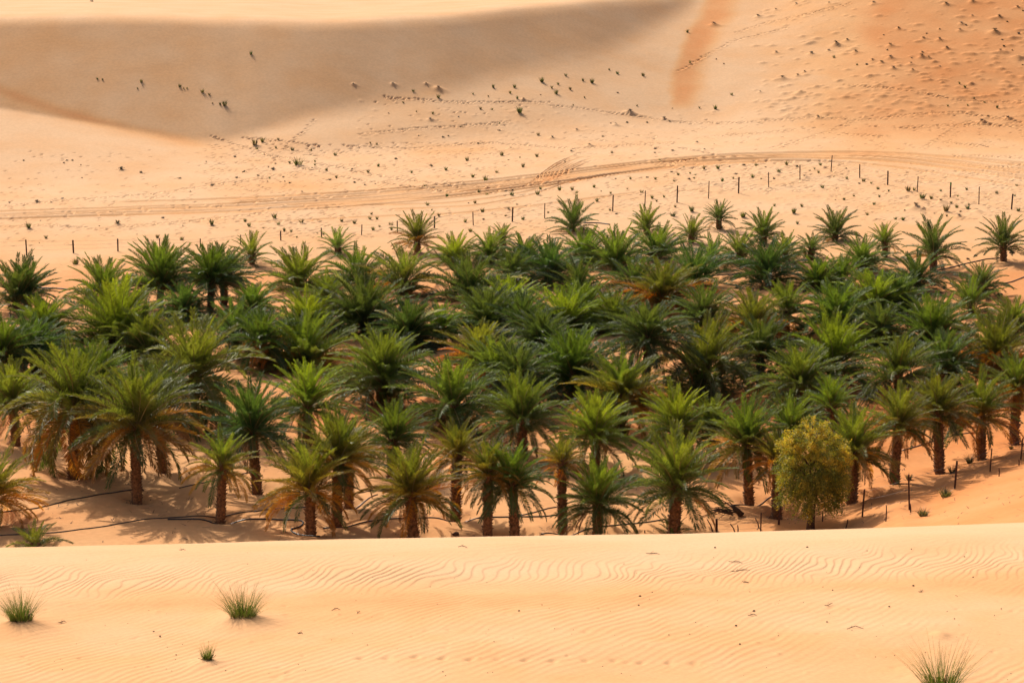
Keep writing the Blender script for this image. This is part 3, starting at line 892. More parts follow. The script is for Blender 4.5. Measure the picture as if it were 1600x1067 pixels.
DATE_BUNCH = make_dates()
def place_palm(x, ty, by, w, st, label, seed, idx):
    r = random.Random(seed)
    g = ground(x, by)
    depth = g.y * cp + (H - g.z) * sp
    ppm = F / depth                                   # pixels per metre there
    hy = HEART.get((x, ty), ty + 0.55 * w) + 0.06 * w
    hz = H - float(ray(x, hy)[1]) * g.y - g.z
    hz = max(hz, 0.25)
    top = H - float(ray(x, ty)[1]) * g.y - g.z
    inner = 19 <= idx and by < 690 and 'n' not in st
    Lv = max(top - hz, 0.3 * w / ppm) * 1.10          # upright fronds reach the tips seen on top
    L = min((0.89 if inner else 0.58 if idx < 14 else 0.67) * w / ppm * (1.15 if 'w' in st and w > 100 else 1.0), 5.6) * (r.uniform(0.9, 1.06) if inner else 1.0)
    root = empty('date_palm', g - Vector((0, 0, 0.03)))
    root.rotation_euler = (r.uniform(-0.06, 0.06), r.uniform(-0.06, 0.06), 0)
    tag(root, label, 'date palm', 'date palms of the oasis grove')
    # trunk
    ti = min(range(len(TR_H)), key=lambda i: abs(TR_H[i] - hz))
    t = first_trunk.copy(); t.data = TRUNKS[ti][r.randrange(2)]; t.parent = root
    th = r.uniform(0.92, 1.08) * (0.85 + 0.15 * min(1, w / ppm / 4.5)) * (1.25 if 's' in st and w > 100 else 1.0)
    t.scale = (th, th, (hz + 0.12) / TR_H[ti]); t.rotation_euler = (0, 0, r.uniform(0, 6.28))
    COL.objects.link(t)
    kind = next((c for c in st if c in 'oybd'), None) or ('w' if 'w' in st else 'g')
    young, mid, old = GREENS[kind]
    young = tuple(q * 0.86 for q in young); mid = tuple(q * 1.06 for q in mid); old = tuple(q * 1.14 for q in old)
    pv = 1.30 * r.uniform(0.82, 1.2)
    warm = r.uniform(0.88, 1.18)
    ragged = r.random() < 0.22
    n = 76 if w / ppm > 3.6 else 60
    if 'n' in st: n = 32
    if by < 470: n = min(n, 50)
    if idx < 14: n = min(n, 42)
    n = int(n * (r.uniform(0.62, 0.75) if ragged and inner else r.uniform(0.85, 1.1)))
    emin = R(-50) if 'w' in st else R(-3) if idx < 19 else R(-20)
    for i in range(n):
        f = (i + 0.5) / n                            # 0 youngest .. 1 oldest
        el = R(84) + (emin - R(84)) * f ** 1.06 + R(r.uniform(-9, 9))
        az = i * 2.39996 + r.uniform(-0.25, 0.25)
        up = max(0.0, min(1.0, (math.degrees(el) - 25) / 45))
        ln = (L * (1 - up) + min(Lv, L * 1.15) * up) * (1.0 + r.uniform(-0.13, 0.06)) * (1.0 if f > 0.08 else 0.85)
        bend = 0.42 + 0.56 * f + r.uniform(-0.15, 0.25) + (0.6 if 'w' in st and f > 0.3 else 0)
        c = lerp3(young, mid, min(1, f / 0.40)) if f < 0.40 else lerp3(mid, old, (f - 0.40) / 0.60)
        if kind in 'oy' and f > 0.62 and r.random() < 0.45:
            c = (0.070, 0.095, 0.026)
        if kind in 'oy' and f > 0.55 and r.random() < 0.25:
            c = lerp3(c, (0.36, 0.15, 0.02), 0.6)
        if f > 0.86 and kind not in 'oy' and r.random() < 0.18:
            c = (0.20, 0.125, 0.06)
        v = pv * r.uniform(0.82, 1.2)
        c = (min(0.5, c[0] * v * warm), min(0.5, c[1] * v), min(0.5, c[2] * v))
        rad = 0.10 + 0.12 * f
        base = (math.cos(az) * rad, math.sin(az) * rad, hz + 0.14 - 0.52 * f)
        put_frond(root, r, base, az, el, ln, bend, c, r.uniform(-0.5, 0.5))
    extra = []
    if 'pale bent' in label: extra += [(R(35), 0.9, (0.42, 0.42, 0.30))]
    if 'pale dead' in label: extra += [(R(12), 0.4, (0.45, 0.40, 0.28)), (R(20), 0.4, (0.40, 0.36, 0.25))]
    if 'pale stalk' in label: extra += [(R(66), 0.3, (0.34, 0.36, 0.18))]
    if 'white stalks' in label: extra += [(R(58), 1.2, (0.42, 0.42, 0.32)), (R(50), 1.3, (0.42, 0.42, 0.32)), (R(64), 1.0, (0.42, 0.42, 0.32))]
    if 'golden stalks' in label: extra += [(R(40), 0.8, (0.40, 0.24, 0.03)), (R(25), 0.8, (0.40, 0.22, 0.03))]
    if inner and 'orange' in label and 'stalks' not in label:
        extra += [(R(r.uniform(-8, 22)), r.uniform(0.5, 1.2), tuple(q * r.uniform(0.7, 1.1) for q in (0.44, 0.18, 0.02))) for _ in range(7)]
    for (e_, b_, c_) in extra:
        az = r.choice((0.2, 2.9, -0.6, -2.4, -1.5)) + r.uniform(-0.4, 0.4)
        put_frond(root, r, (math.cos(az) * 0.15, math.sin(az) * 0.15, hz - 0.05), az, e_, L * r.uniform(0.8, 1.0), b_, c_, r.uniform(-0.4, 0.4))
    if 'dates' in label or 'glowing' in label:
        for k in range(5):
            az = -2.6 + 0.55 * k + r.uniform(-0.2, 0.2)
            d_ = bpy.data.objects.new('date_bunch', DATE_BUNCH)
            d_.parent = root; d_.location = (math.cos(az) * 0.22, math.sin(az) * 0.22, hz - 0.1); d_.rotation_euler = (0, 0, az)
            COL.objects.link(d_)
    if idx >= 19 and w / ppm > 3.0 and r.random() < 0.7:            # a few dead fronds hanging on the trunk
        for i in range(r.randint(3, 6 if not inner else 9)):
            az = r.uniform(0, 6.28)
            put_frond(root, r, (math.cos(az) * 0.26, math.sin(az) * 0.26, hz - 0.15), az, R(r.uniform(-70, -40)), L * r.uniform(0.5, 0.75), 0.6,
                      tuple(q * r.uniform(0.7, 1.1) for q in (0.17, 0.095, 0.045)), 0)
    ns = 20 if 's' in st and w > 100 else 12 if 's' in st else (r.choice((8, 13, 17, 20)) if inner else 0)
    for i in range(ns):                               # suckers and low young leaves round the foot
        az = r.uniform(0, 6.28)
        q = r.uniform(0.25, 0.5)
        put_frond(root, r, (math.cos(az) * q, math.sin(az) * q, 0.05 + (r.uniform(0, 0.9) if w > 100 and 's' in st else 0)), az + r.uniform(-0.6, 0.6), R(r.uniform(25, 85)),
                  L * (r.uniform(0.38, 0.7) if inner else r.uniform(0.22, 0.42)), 0.6, tuple(v * r.uniform(0.8, 1.2) for v in (0.062, 0.098, 0.025)), 0)
    return g, hz

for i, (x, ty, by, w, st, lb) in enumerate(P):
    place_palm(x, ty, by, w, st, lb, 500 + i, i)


# ------------------------------------------------------------------ the bushy tree by the near fence
def make_acacia(px, base_y, top_y, left, right, low_y):
    r = random.Random(4)
    g = ground(px, base_y)
    ppm = F / (g.y * cp + (H - g.z) * sp)
    zt = H - float(ray(px, top_y)[1]) * g.y - g.z
    zl = H - float(ray(px, low_y)[1]) * g.y - g.z
    wx = (right - left) / 2 / ppm * 0.9
    cx0 = ((right + left) / 2 - px) / ppm
    root = empty('acacia_tree', g)
    tag(root, 'bushy olive-yellow tree with fine leaves standing at the near fence', 'tree')
    tb = MB()
    lim = []
    c0 = Vector((0, 0, zl + 0.5))
    tb.tube([(0, 0, -0.3), (0.03, 0, 0.6), (-0.03, 0.02, 1.2), (0.02, 0, zl + 0.7)], [0.22, 0.18, 0.17, 0.13], 8)
    for k in range(16):
        an = k * 2.4; h = zl + 0.3 + (zt - zl) * 0.75 * (k / 16) ** 0.9
        st = Vector((0, 0, min(zl + 0.6 + (zt - zl) * 0.05 * k, h)))
        rr = wx * (0.75 if k < 12 else 0.35)
        en = Vector((cx0 + math.cos(an) * rr, math.sin(an) * rr, h + 0.9))
        midp = st.lerp(en, 0.5) + Vector((r.uniform(-.2, .2), r.uniform(-.2, .2), 0.25))
        tb.tube([tuple(st), tuple(midp), tuple(en)], [0.06, 0.04, 0.012], 5)
        lim.append(en)
    link('trunk', tb.mesh('trunk', [M_BARK], True), root)
    # foliage: drooping sprays of small leaflets through the volume of the crown
    sprays = []
    hz_ = zt - zl
    tries = 0
    while len(sprays) < 1350 and tries < 60000:
        tries += 1
        a = Vector((r.uniform(-1, 1), r.uniform(-1, 1), r.uniform(0, 1)))
        prof = (0.55 + 0.45 * math.sin(math.pi * min(1, (a.z * 0.9 + 0.12)))) * (1.0 if a.z < 0.6 else math.sqrt(max(0.02, 1 - ((a.z - 0.6) / 0.42) ** 2)))
        prof *= 0.66 + 0.78 * (float(vnoise(np.array(math.atan2(a.y, a.x) * 1.9 + 7), np.array(a.z * 6.0), 5)) + 0.5)
        q = math.hypot(a.x, a.y) / max(prof, 0.05)
        if q > 1 or r.random() > 0.25 + 0.75 * q * q:
            continue
        n3 = float(vnoise(np.array(a.x * 3.2 + 9), np.array(a.y * 3.2 + a.z * 4.1), 9))
        if n3 < -0.22:
            continue
        sprays.append((Vector((cx0 + a.x * wx, a.y * wx, zl + a.z * hz_)), q, a))
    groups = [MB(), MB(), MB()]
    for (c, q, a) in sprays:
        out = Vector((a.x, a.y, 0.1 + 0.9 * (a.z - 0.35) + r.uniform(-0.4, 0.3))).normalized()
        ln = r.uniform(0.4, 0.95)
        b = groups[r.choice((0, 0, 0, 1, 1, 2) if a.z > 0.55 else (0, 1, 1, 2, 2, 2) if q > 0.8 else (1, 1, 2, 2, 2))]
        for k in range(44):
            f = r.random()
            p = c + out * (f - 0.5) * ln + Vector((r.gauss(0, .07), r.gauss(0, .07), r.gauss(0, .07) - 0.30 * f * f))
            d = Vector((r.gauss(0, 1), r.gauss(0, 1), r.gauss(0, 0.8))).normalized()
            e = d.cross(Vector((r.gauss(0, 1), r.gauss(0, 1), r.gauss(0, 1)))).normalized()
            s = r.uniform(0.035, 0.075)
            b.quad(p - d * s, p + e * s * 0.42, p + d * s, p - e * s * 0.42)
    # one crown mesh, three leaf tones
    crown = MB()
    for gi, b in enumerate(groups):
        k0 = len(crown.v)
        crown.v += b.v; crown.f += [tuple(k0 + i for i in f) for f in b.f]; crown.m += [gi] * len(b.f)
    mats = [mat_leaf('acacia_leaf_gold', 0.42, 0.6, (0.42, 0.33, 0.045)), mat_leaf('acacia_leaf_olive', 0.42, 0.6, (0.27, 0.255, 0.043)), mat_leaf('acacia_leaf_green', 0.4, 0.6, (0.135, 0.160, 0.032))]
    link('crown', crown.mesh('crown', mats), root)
make_acacia(1265, 826, 652, 1207, 1325, 790)

# ------------------------------------------------------------------ desert tufts and shrubs
def make_tuft(seed, n, spread, h, wid, dry=0.15):
    r = random.Random(seed)
    b = MB()
    for k in range(n):
        an = r.uniform(0, 6.283); rr = 0.22 * math.sqrt(r.random())
        lean = spread * (0.15 + 0.85 * r.random())
        o = Vector((math.cos(an) * rr, math.sin(an) * rr, -0.03))
        a2 = an + r.uniform(-0.6, 0.6)
        hh = h * r.uniform(0.45, 1.0)
        e = Vector((math.cos(a2), math.sin(a2), 0))
        m = o + e * lean * hh * 0.42 + Vector((0, 0, hh * 0.55))
        tip = o + e * lean * hh + Vector((0, 0, hh * (1.0 - 0.22 * lean)))
        s_ = Vector((-e.y, e.x, 0)) * wid
        s_ = Matrix.Rotation(r.uniform(-1.2, 1.2), 3, 'Z') @ s_
        n0 = len(b.v)
        b.v += [tuple(o - s_), tuple(o + s_), tuple(m + s_ * 0.8), tuple(m - s_ * 0.8), tuple(tip)]
        mi = 1 if r.random() < dry else 0
        b.f += [(n0, n0 + 1, n0 + 2, n0 + 3), (n0 + 3, n0 + 2, n0 + 4)]; b.m += [mi, mi]
    return b.mesh('grass_tuft', [M_BLADE, M_DEAD])
def make_scrub(seed):
    r = random.Random(seed)
    b = MB()
    for k in range(26):
        an = r.uniform(0, 6.283); el = r.uniform(0.15, 1.3)
        d = Vector((math.cos(an) * math.cos(el), math.sin(an) * math.cos(el), math.sin(el)))
        ln = r.uniform(0.3, 0.55)
        m = d * ln * 0.5 + Vector((0, 0, 0.03))
        b.tube([(0, 0, -0.04), tuple(m), tuple(d * ln + Vector((r.uniform(-.08, .08), r.uniform(-.08, .08), 0)))], [0.03, 0.022, 0.012], 3, 1, False)
        for q in range(6):
            p = d * ln * r.uniform(0.4, 1.05) + Vector((r.gauss(0, .05), r.gauss(0, .05), r.gauss(0, .04)))
            a = Vector((r.gauss(0, 1), r.gauss(0, 1), r.gauss(0, 1))).normalized(); c = a.cross(Vector((0.3, 0.5, 0.8))).normalized()
            b.quad(p - a * 0.05, p + c * 0.03, p + a * 0.05, p - c * 0.03, 0)
    return b.mesh('shrub', [M_BLADE, M_DARK])
TUFT_M = [make_tuft(k, 46, 0.75, 1.0, 0.030) for k in range(5)]
SCRUB_M = [make_scrub(k) for k in range(5)]
rz = random.Random(77)
def scatter(n, x0, x1, y0, y1, kinds, lo, hi):
    for _ in range(n):
        x, q = rz.uniform(x0, x1), rz.uniform(y0, y1)
        if all(abs(x - t[0]) > 7 or abs(q - t[1]) > 4 for t in TUFTS):
            TUFTS.append((round(x, 1), round(q, 1), lo + (hi - lo) * rz.random() ** 2, rz.choice(kinds)))
scatter(26, 1045, 1330, 256, 285, 'ggd', 3.5, 7)
scatter(26, 1300, 1600, 282, 345, 'ggd', 3.5, 7)
scatter(24, 640, 1040, 292, 345, 'ggd', 3.5, 7)
scatter(14, 400, 640, 335, 372, 'g', 3.5, 7)
scatter(22, 380, 600, 222, 292, 'gd', 3.5, 6)
scatter(26, 600, 1060, 140, 262, 'gd', 3, 6)
scatter(18, 1320, 1600, 5, 120, 'd', 4, 8)
scatter(10, 20, 340, 240, 380, 'd', 3, 5)
ZONE_SHORT = {'top': 'beyond the far dune crest', 'face': 'on the shaded dune face', 'hill': 'on the orange hillside', 'pale': 'on the pale slope',
              'flat': 'on the smooth flat', 'prints': 'among the footprints', 'above': 'on the slope above the tracks', 'plain': 'between wheel tracks and palms', 'low': 'near the fence end'}
def zone_label(x, q, k):
    if q < 30 and x < 1000: w = 'top'
    elif x < 420 and q < 170: w = 'face'
    elif x > 1180 and q < 200: w = 'hill'
    elif q < 185: w = 'pale'
    elif x < 345 and q < 330: w = 'flat'
    elif q < 300 and x < 800: w = 'prints'
    elif q < 262: w = 'above'
    elif x >= 420: w = 'plain'
    else: w = 'low'
    return w, w
# most look alike within their stretch of sand; the ones that stand out get a label of their own
OWN = {(351,166): 'largest grass tuft on the shaded steep dune face', (392,86): 'lone tuft highest on the shaded dune face', (466,259): 'wide grassy clump among the footprints below the shaded dune',
       (847,128): 'widest of the tufts strung along the edge of the shaded dune', (812,178): 'lone dark-green tuft below the string of tufts on the pale slope', (190,266): 'larger of two dark shrubs side by side on the smooth pale flat',
       (220,270): 'smaller of two dark shrubs side by side on the smooth pale flat', (398,228): 'tall grass tuft at the lower tip of the shaded dune face', (332,291): 'dark double shrub just above the wheel tracks',
       (184,351): 'dark round shrub just below the wheel tracks above the tall bare-trunk palm', (45,358): 'green tuft directly above the first fence post', (118,414): 'grey tuft below the second fence post',
       (450,405): 'pale grass clump between two small fence-side palms', (1222,121): 'big dark-capped hummock on the lower edge of the bright slope', (1306,68): 'big hummock with a long shadow high on the bright slope',
       (1268,83): 'dark-capped hummock beside the big one high on the bright slope', (1115,36): 'pale hummock at the head of the orange sand tongue', (1074,48): 'tuft just beside the orange sand tongue near the dune top',
       (984,175): 'flat wide hummock alone on the pale slope', (1118,164): 'green tuft with a long shadow near the foot of the orange tongue', (759,280): 'tuft right above the crossing of the wheel tracks',
       (144,3): 'dark shrub beyond the crest of the shaded dune', (925,129): 'tuft with the longest shadow at the end of the string of tufts', (869,147): 'low tuft with long shadow below the widest of the string'}
def tint_of(k, r):
    if k == 'g':
        return tuple(v * r.uniform(0.8, 1.2) for v in r.choice(((0.085, 0.105, 0.03), (0.12, 0.12, 0.045), (0.07, 0.095, 0.03))))
    return tuple(v * r.uniform(0.7, 1.2) for v in (0.07, 0.06, 0.03))
tuft0 = bpy.data.objects.new('grass_tuft', TUFT_M[0])
shrub0 = bpy.data.objects.new('desert_shrub', SCRUB_M[0])
rt = random.Random(3)
named = []
for (x, q, w, k) in TUFTS:
    g = ground(x, q)
    ppm = F / (g.y * cp + (H - g.z) * sp)
    m = w / ppm
    o = (tuft0 if k == 'g' else shrub0).copy()
    o.data = rt.choice(TUFT_M if k == 'g' else SCRUB_M)
    s = m * ((1.22 if q > 172 else 0.9) if k == "g" else 1.1 if k == 'd' else 0.75)
    o.scale = (s, s, s * (0.95 if k == 'g' else 0.75 if k == 'd' else 0.42) * rt.uniform(0.85, 1.15))
    o.rotation_euler = (0, 0, rt.uniform(0, 6.28))
    o.location = g + Vector((0, 0, (0.02 * m if k == 'm' else 0)))
    o.color = (*tint_of(k, rt), 1)
    COL.objects.link(o)
    named.append((o, x, q, k))

# what tells small tufts apart is where they grow: next to which post, or their turn along a stretch of sand
ORD = ['first', 'second', 'third', 'fourth', 'fifth', 'sixth', 'seventh', 'eighth', 'ninth', 'tenth', 'eleventh', 'twelfth', 'thirteenth', 'fourteenth', 'fifteenth',
       'sixteenth', 'seventeenth', 'eighteenth', 'nineteenth', 'twentieth']
KINDW = {'g': ('grass tuft', 'grass tufts'), 'd': ('dark shrub', 'dark shrubs'), 'm': ('shrubby hummock', 'shrubby hummocks')}
POSTS = [(42,399),(115,396),(184.5,393),(250,391),(313,386),(376,381),(439,375.5),(502.5,372),(565,367.5),(621,362.5),(679,357),(739.5,352),(800.5,346),(851,341),(906,336),(957.5,330),(1007.5,324),
         (1058,317),(1107,310),(1154,302),(1201,292.5),(1250,280),(1298.5,268),(1343.5,278),(1387,289),(1433,300),(1485,308.5),(1529.5,318),(1580.5,327)]
POST_ORD = ORD + ['twenty-first', 'twenty-second', 'twenty-third', 'twenty-fourth', 'twenty-fifth', 'twenty-sixth', 'twenty-seventh', 'twenty-eighth', 'last']
buckets = {}
for (o, x, q, k) in named:
    cat = 'grass tuft' if k == 'g' else 'shrub'
    own = OWN.get((x, q))
    if own:
        tag(o, own, cat)
        continue
    base = np.interp(x, [a for a, b in POSTS], [b for a, b in POSTS])
    if abs(q - base) < 36 and q > 240:
        pi = min(range(len(POSTS)), key=lambda i: abs(POSTS[i][0] - x))
        buckets.setdefault(('post', pi, 'behind' if q < base else 'inside', k), []).append((abs(x - POSTS[pi][0]) + abs(q - base), o, x, q, k, cat))
    else:
        lb, gr = zone_label(x, q, k)
        buckets.setdefault(('zone', lb, gr, k), []).append((x, o, x, q, k, cat))
for key, rows in buckets.items():
    rows.sort(key=lambda t: t[0])
    if key[0] == 'post':
        for i, t in enumerate(rows):
            near = 'closest' if i == 0 else ORD[i] + ' closest'
            tag(t[1], f"{KINDW[key[3]][0]} {key[2]} the back fence, {near} to its {POST_ORD[key[1]]} post from the left", t[5], 'tufts and shrubs along the back fence')
        continue
    w_ = key[1]
    n_b = max(1, math.ceil(len(rows) / 13))
    qs = sorted(t[3] for t in rows)
    names_ = {1: ['all the'], 2: ['the higher', 'the lower'], 3: ['the highest', 'the midway', 'the lowest'], 4: ['the highest', 'the upper', 'the lower', 'the lowest']}[min(n_b, 4)]
    bands = {}
    for t in rows:
        bi = min(len(names_) - 1, int(qs.index(t[3]) * len(names_) / len(qs)))
        bands.setdefault(bi, []).append(t)
    for bi, ts in bands.items():
        ts.sort(key=lambda t: t[2])
        for i, t in enumerate(ts):
            where = ZONE_SHORT[w_]
            pre = f'{ORD[min(i, 19)]} from the left of {names_[bi]} {KINDW[key[3]][1]}' if len(ts) > 1 else f'only {KINDW[key[3]][0]}' if len(rows) == 1 else f'single one of {names_[bi]} {KINDW[key[3]][1]}'
            tag(t[1], f'{pre} {where}', t[5], f'{KINDW[key[3]][1]} {where}')

# tufts on the near fence slope
FENCE_TUFTS = [(1442, 806, 33, 'pale grey-green tuft on the sand slope outside the near fence, lower of two'), (1477, 776, 36, 'flat green tuft beside the near fence, upper of two on the slope'),
               (1515, 722, 26, 'grey bush inside the near fence under the thick-trunked palm'), (1488, 738, 24, 'grey bush against a near fence post by the leaning trunk'),
               (1420, 748, 20, 'grey bush by the trunk in the small pit'), (1580, 700, 14, 'grey bush beside the last near fence post')]
big = [make_tuft(50 + k, 120, 0.95, 0.95, 0.016, 0.2) for k in range(3)]
for i, (x, q, w, lb) in enumerate(FENCE_TUFTS):
    g = ground(x, q); ppm = F / (g.y * cp + (H - g.z) * sp); m = w / ppm
    o = link('grass_tuft', big[i % 3]); o.location = g; o.scale = (m * 0.7, m * 0.7, m * (0.55 if i < 2 else 0.75))
    o.rotation_euler = (0, 0, i * 1.3); o.color = (0.115, 0.125, 0.05, 1) if i < 2 else (0.10, 0.09, 0.05, 1)
    tag(o, lb, 'grass tuft')

# tufts on the near dune: blades and a dark matted foot
def near_tuft(px, py, wpx, hpx, n, label, seed):
    r = random.Random(seed)
    g = near_ground(px, py)
    ppm = F / (g.y * cp + (H - g.z) * sp)
    W, Ht = wpx / ppm / 2, hpx / ppm
    root = empty('desert_grass', g - Vector((0, 0, 0.02)))
    tag(root, label, 'grass tuft')
    b = MB()
    for k in range(n):
        an = r.uniform(0, 6.283); rr = W * 0.42 * math.sqrt(r.random())
        o = Vector((math.cos(an) * rr, math.sin(an) * rr, -0.02))
        a2 = an + r.gauss(0, 0.5)
        hh = Ht * (r.uniform(0.35, 0.8) if r.random() < 0.8 else r.uniform(0.8, 1.1))
        ln = W * (rr / (W * 0.42)) * r.uniform(0.6, 1.3) * (0.35 + 0.65 * hh / Ht) * 1.15
        e = Vector((math.cos(a2), math.sin(a2), 0))
        s_ = Matrix.Rotation(r.uniform(-1.4, 1.4), 3, 'Z') @ (Vector((-e.y, e.x, 0)) * 0.0034)
        prev = None
        K = 4
        mi = 2 if r.random() < 0.08 else (1 if r.random() < 0.25 else 0)
        row = []
        for q in range(K + 1):
            f = q / K
            p = o + e * ln * f ** 1.35 + Vector((0, 0, hh * (f - 0.12 * f * f * (ln / max(hh, 0.01)))))
            w_ = s_ * (1.0 - 0.8 * f)
            row.append((p - w_, p + w_))
        for q in range(K):
            b.quad(row[q][0], row[q][1], row[q + 1][1], row[q + 1][0], mi)
    o = link('blades', b.mesh('blades', [mat_leaf('blade_green', 0.3, 0.45, (0.085, 0.130, 0.024)), mat_leaf('blade_pale', 0.3, 0.5, (0.145, 0.175, 0.045)), mat_leaf('blade_dry', 0.2, 0.6, (0.24, 0.16, 0.07))]), root)
    d = MB()
    for k in range(max(40, n // 5)):
        an = r.uniform(0, 6.283); rr = W * 0.45 * math.sqrt(r.random())
        p = Vector((math.cos(an) * rr, math.sin(an) * rr, -0.01))
        q = p + Vector((r.gauss(0, 0.05), r.gauss(0, 0.05), r.uniform(0.02, 0.35 * Ht)))
        d.tube([tuple(p), tuple(q)], [0.006, 0.003], 3, 0, False)
    link('dry_base', d.mesh('dry_base', [M_DARK]), root)
near_tuft(380, 968, 84, 58, 420, 'wide fan-shaped grass tuft with seed stalks on the near dune', 1)
near_tuft(33, 974, 74, 56, 420, 'dense grass tuft with a dark base at the edge of the near dune', 2)
near_tuft(325, 1032, 30, 32, 170, 'smallest grass tuft on the near dune', 3)
near_tuft(1470, 1078, 110, 84, 330, 'tall wispy grass tuft cut by the lower picture edge', 4)

# ------------------------------------------------------------------ fences
def post_mesh(h, r=0.035):
    b = MB()
    w = r
    # T-section steel post with a slightly splayed top
    b.tube([(0, 0, -0.4), (0, 0, h * 0.5), (0.01, 0, h)], [w, w, w * 0.95], 5)
    b.quad((-w * 1.5, w * 0.4, -0.3), (w * 1.5, w * 0.4, -0.3), (w * 1.5, w * 0.4, h * 0.98), (-w * 1.5, w * 0.4, h * 0.98))
    return b.mesh('post', [M_IRON], False)
def wire_between(a, b_, sag):
    return [tuple(a.lerp(b_, f) - Vector((0, 0, sag * 4 * f * (1 - f)))) for f in (0, .25, .5, .75, 1)]
def build_fence(name, label, posts, rad, wires, pm_h=1.8):
    g0 = ground(posts[0][0], posts[0][2])
    root = empty(name, g0)
    tag(root, label, 'fence')
    pm = post_mesh(1.0, rad)
    base = []
    proto = bpy.data.objects.new('post', post_mesh(1.8, rad))
    for i, p in enumerate(posts):
        x, ty, by = p[:3]
        g = ground(x, by)
        h = H - float(ray(x, ty)[1]) * g.y - g.z
        o = proto.copy(); o.parent = root
        o.location = g - g0
        o.scale = (1, 1, max(h, 0.3) / 1.8)
        rr = random.Random(int(x))
        o.rotation_euler = (rr.uniform(-0.05, 0.05), p[3] if len(p) > 3 else rr.uniform(-0.04, 0.04), rr.uniform(0, 3))
        COL.objects.link(o)
        base.append((g - g0, max(h, 0.3)))
        if len(p) > 4:
            b = MB(); b.tube([(0, 0, 1.45), (0, 0, 1.78)], [rad * 1.6, rad * 1.6], 6)
            t = link('tape', b.mesh('tape', [M_GREEN]), o)
    for f in wires:
        b = MB()
        pts = []
        for i in range(len(base) - 1):
            a = base[i][0] + Vector((0, 0, base[i][1] * f)); c = base[i + 1][0] + Vector((0, 0, base[i + 1][1] * f))
            pts += wire_between(a, c, 0.06)[:4]
        pts.append(tuple(base[-1][0] + Vector((0, 0, base[-1][1] * f))))
        b.tube(pts, 0.006, 3, 0, False)
        link('wire', b.mesh('wire', [M_WIRE]), root)
BACK = [(42,374,399),(115,375,396),(184.5,373,393),(250,373,391),(313,373,386),(376,367,381),(439,361,375.5),(502.5,356,372),(565,351,367.5),(621,345,362.5),(679,338,357),(739.5,331,352),(800.5,324,346),
        (851,318,341),(906,311,336),(957.5,305,330),(1007.5,298,324),(1058,290,317),(1107,283,310),(1154,276.5,302),(1201,269.5,292.5),(1250,258,280),(1298.5,243,268),(1343.5,257,278),(1387,267,289),
        (1433,276,300),(1485,285,308.5,0,1),(1529.5,292,318),(1580.5,303,327),(1640,315,342)]
build_fence('post_and_wire_fence', 'long fence of thin rusty posts and wire along the back of the grove', [(-38,376,403)] + BACK, 0.050, (0.35, 0.65, 0.92))
NEAR = [(1120,810,834),(1188.5,801,833),(1217,775,818.5),(1272,785,827),(1347.5,763.5,807),(1421,741,796),(1492,719.5,763),(1547,700,736.5),(1595,684,718),(1640,668,700)]
build_fence('post_and_wire_fence', 'near fence of dark rusty posts running past the bushy tree up the slope', NEAR, 0.042, (0.3, 0.6, 0.9))
STICKS = [((1115,832),(1105,811),'short leaning stick beside the first near fence post'),((1150,832),(1141,818),'leaning stick between the first two near fence posts'),((1153,832),(1152.5,820),'short upright stake between the first two near fence posts'),
          ((1187,824),(1180,809),'leaning stick touching the second near fence post'),((1007,834),(1007,828),'stub of a stake poking over the dune crest'),((1320,828),(1325,811),'thin bent stick leaning on the sand before the bushy tree'),
          ((1384,814),(1385,789),'thin stick standing outside the near fence by the lowest tall post'),((1285,814),(1285,798),'short pale stake behind the bushy tree trunk'),((1561,744),(1561,731),'short stick outside the near fence below the upper posts'),
          ((1592,727),(1592,718),'tiny stick beside the last near fence post'),((1423,800),(1422,786),'bent foot piece leaning at the base of a near fence post')]
for (a, c, lb) in STICKS:
    g = ground(*a); zt = H - float(ray(c[0], c[1])[1]) * g.y
    xt = float(ray(c[0], c[1])[0]) * g.y
    o_ = MB(); v = Vector((xt - g.x, 0, zt - g.z))
    o_.tube([(0, 0, -0.15), tuple(v * 0.5 + Vector((0.02, 0, 0.01))), tuple(v)], [0.04, 0.035, 0.026], 5)
    o = link('stick', o_.mesh('stick', [M_DEAD if 'pale' in lb else M_IRON])); o.location = g
    tag(o, lb, 'stick')

# ------------------------------------------------------------------ hoses
def hose(pts, r, label, mat=M_HOSE):
    pts = np.array(pts, float)
    seg = np.hypot(*(pts[1:] - pts[:-1]).T); c = np.concatenate([[0], np.cumsum(seg)])
    q = np.linspace(0, c[-1], max(10, int(c[-1] / 7)))
    # smooth the polyline
    xs, ys = np.interp(q, c, pts[:, 0]), np.interp(q, c, pts[:, 1])
    k = np.ones(3) / 3
    xs[1:-1] = np.convolve(xs, k, 'valid'); ys[1:-1] = np.convolve(ys, k, 'valid')
    r *= 0.78
    w = [ground(a, b) + Vector((0, 0, r * 0.8)) for a, b in zip(xs, ys)]
    b = MB(); o0 = w[0]
    b.tube([tuple(p - o0) for p in w], r, 7, 0)
    o = link('irrigation_hose', b.mesh('irrigation_hose', [mat], True)); o.location = o0
    tag(o, label, 'hose')
hose([(-10,802),(50,795),(110,781),(160,773),(195,767),(225,766)], 0.045, 'black hose running to the thick patched trunk of the orange-skirted palm')
hose([(-10,837),(90,832),(170,823),(230,811),(290,809),(345,803),(400,797)], 0.04, 'long thin black hose passing the small neat palm')
hose([(262,813),(300,813.5),(360,811),(420,811),(455,811.5),(474,813),(478,817),(470,824),(450,827),(456,834),(480,839),(500,842)], 0.062, 'thick black hose with a bend by the yellow-fringed pair')
hose([(280,762),(320,753),(370,742),(402,736)], 0.04, 'black hose reaching the dark upright palm')
hose([(395,798),(440,793),(500,790),(545,786),(570,780),(590,772)], 0.04, 'black hose behind the yellow-fringed pair')
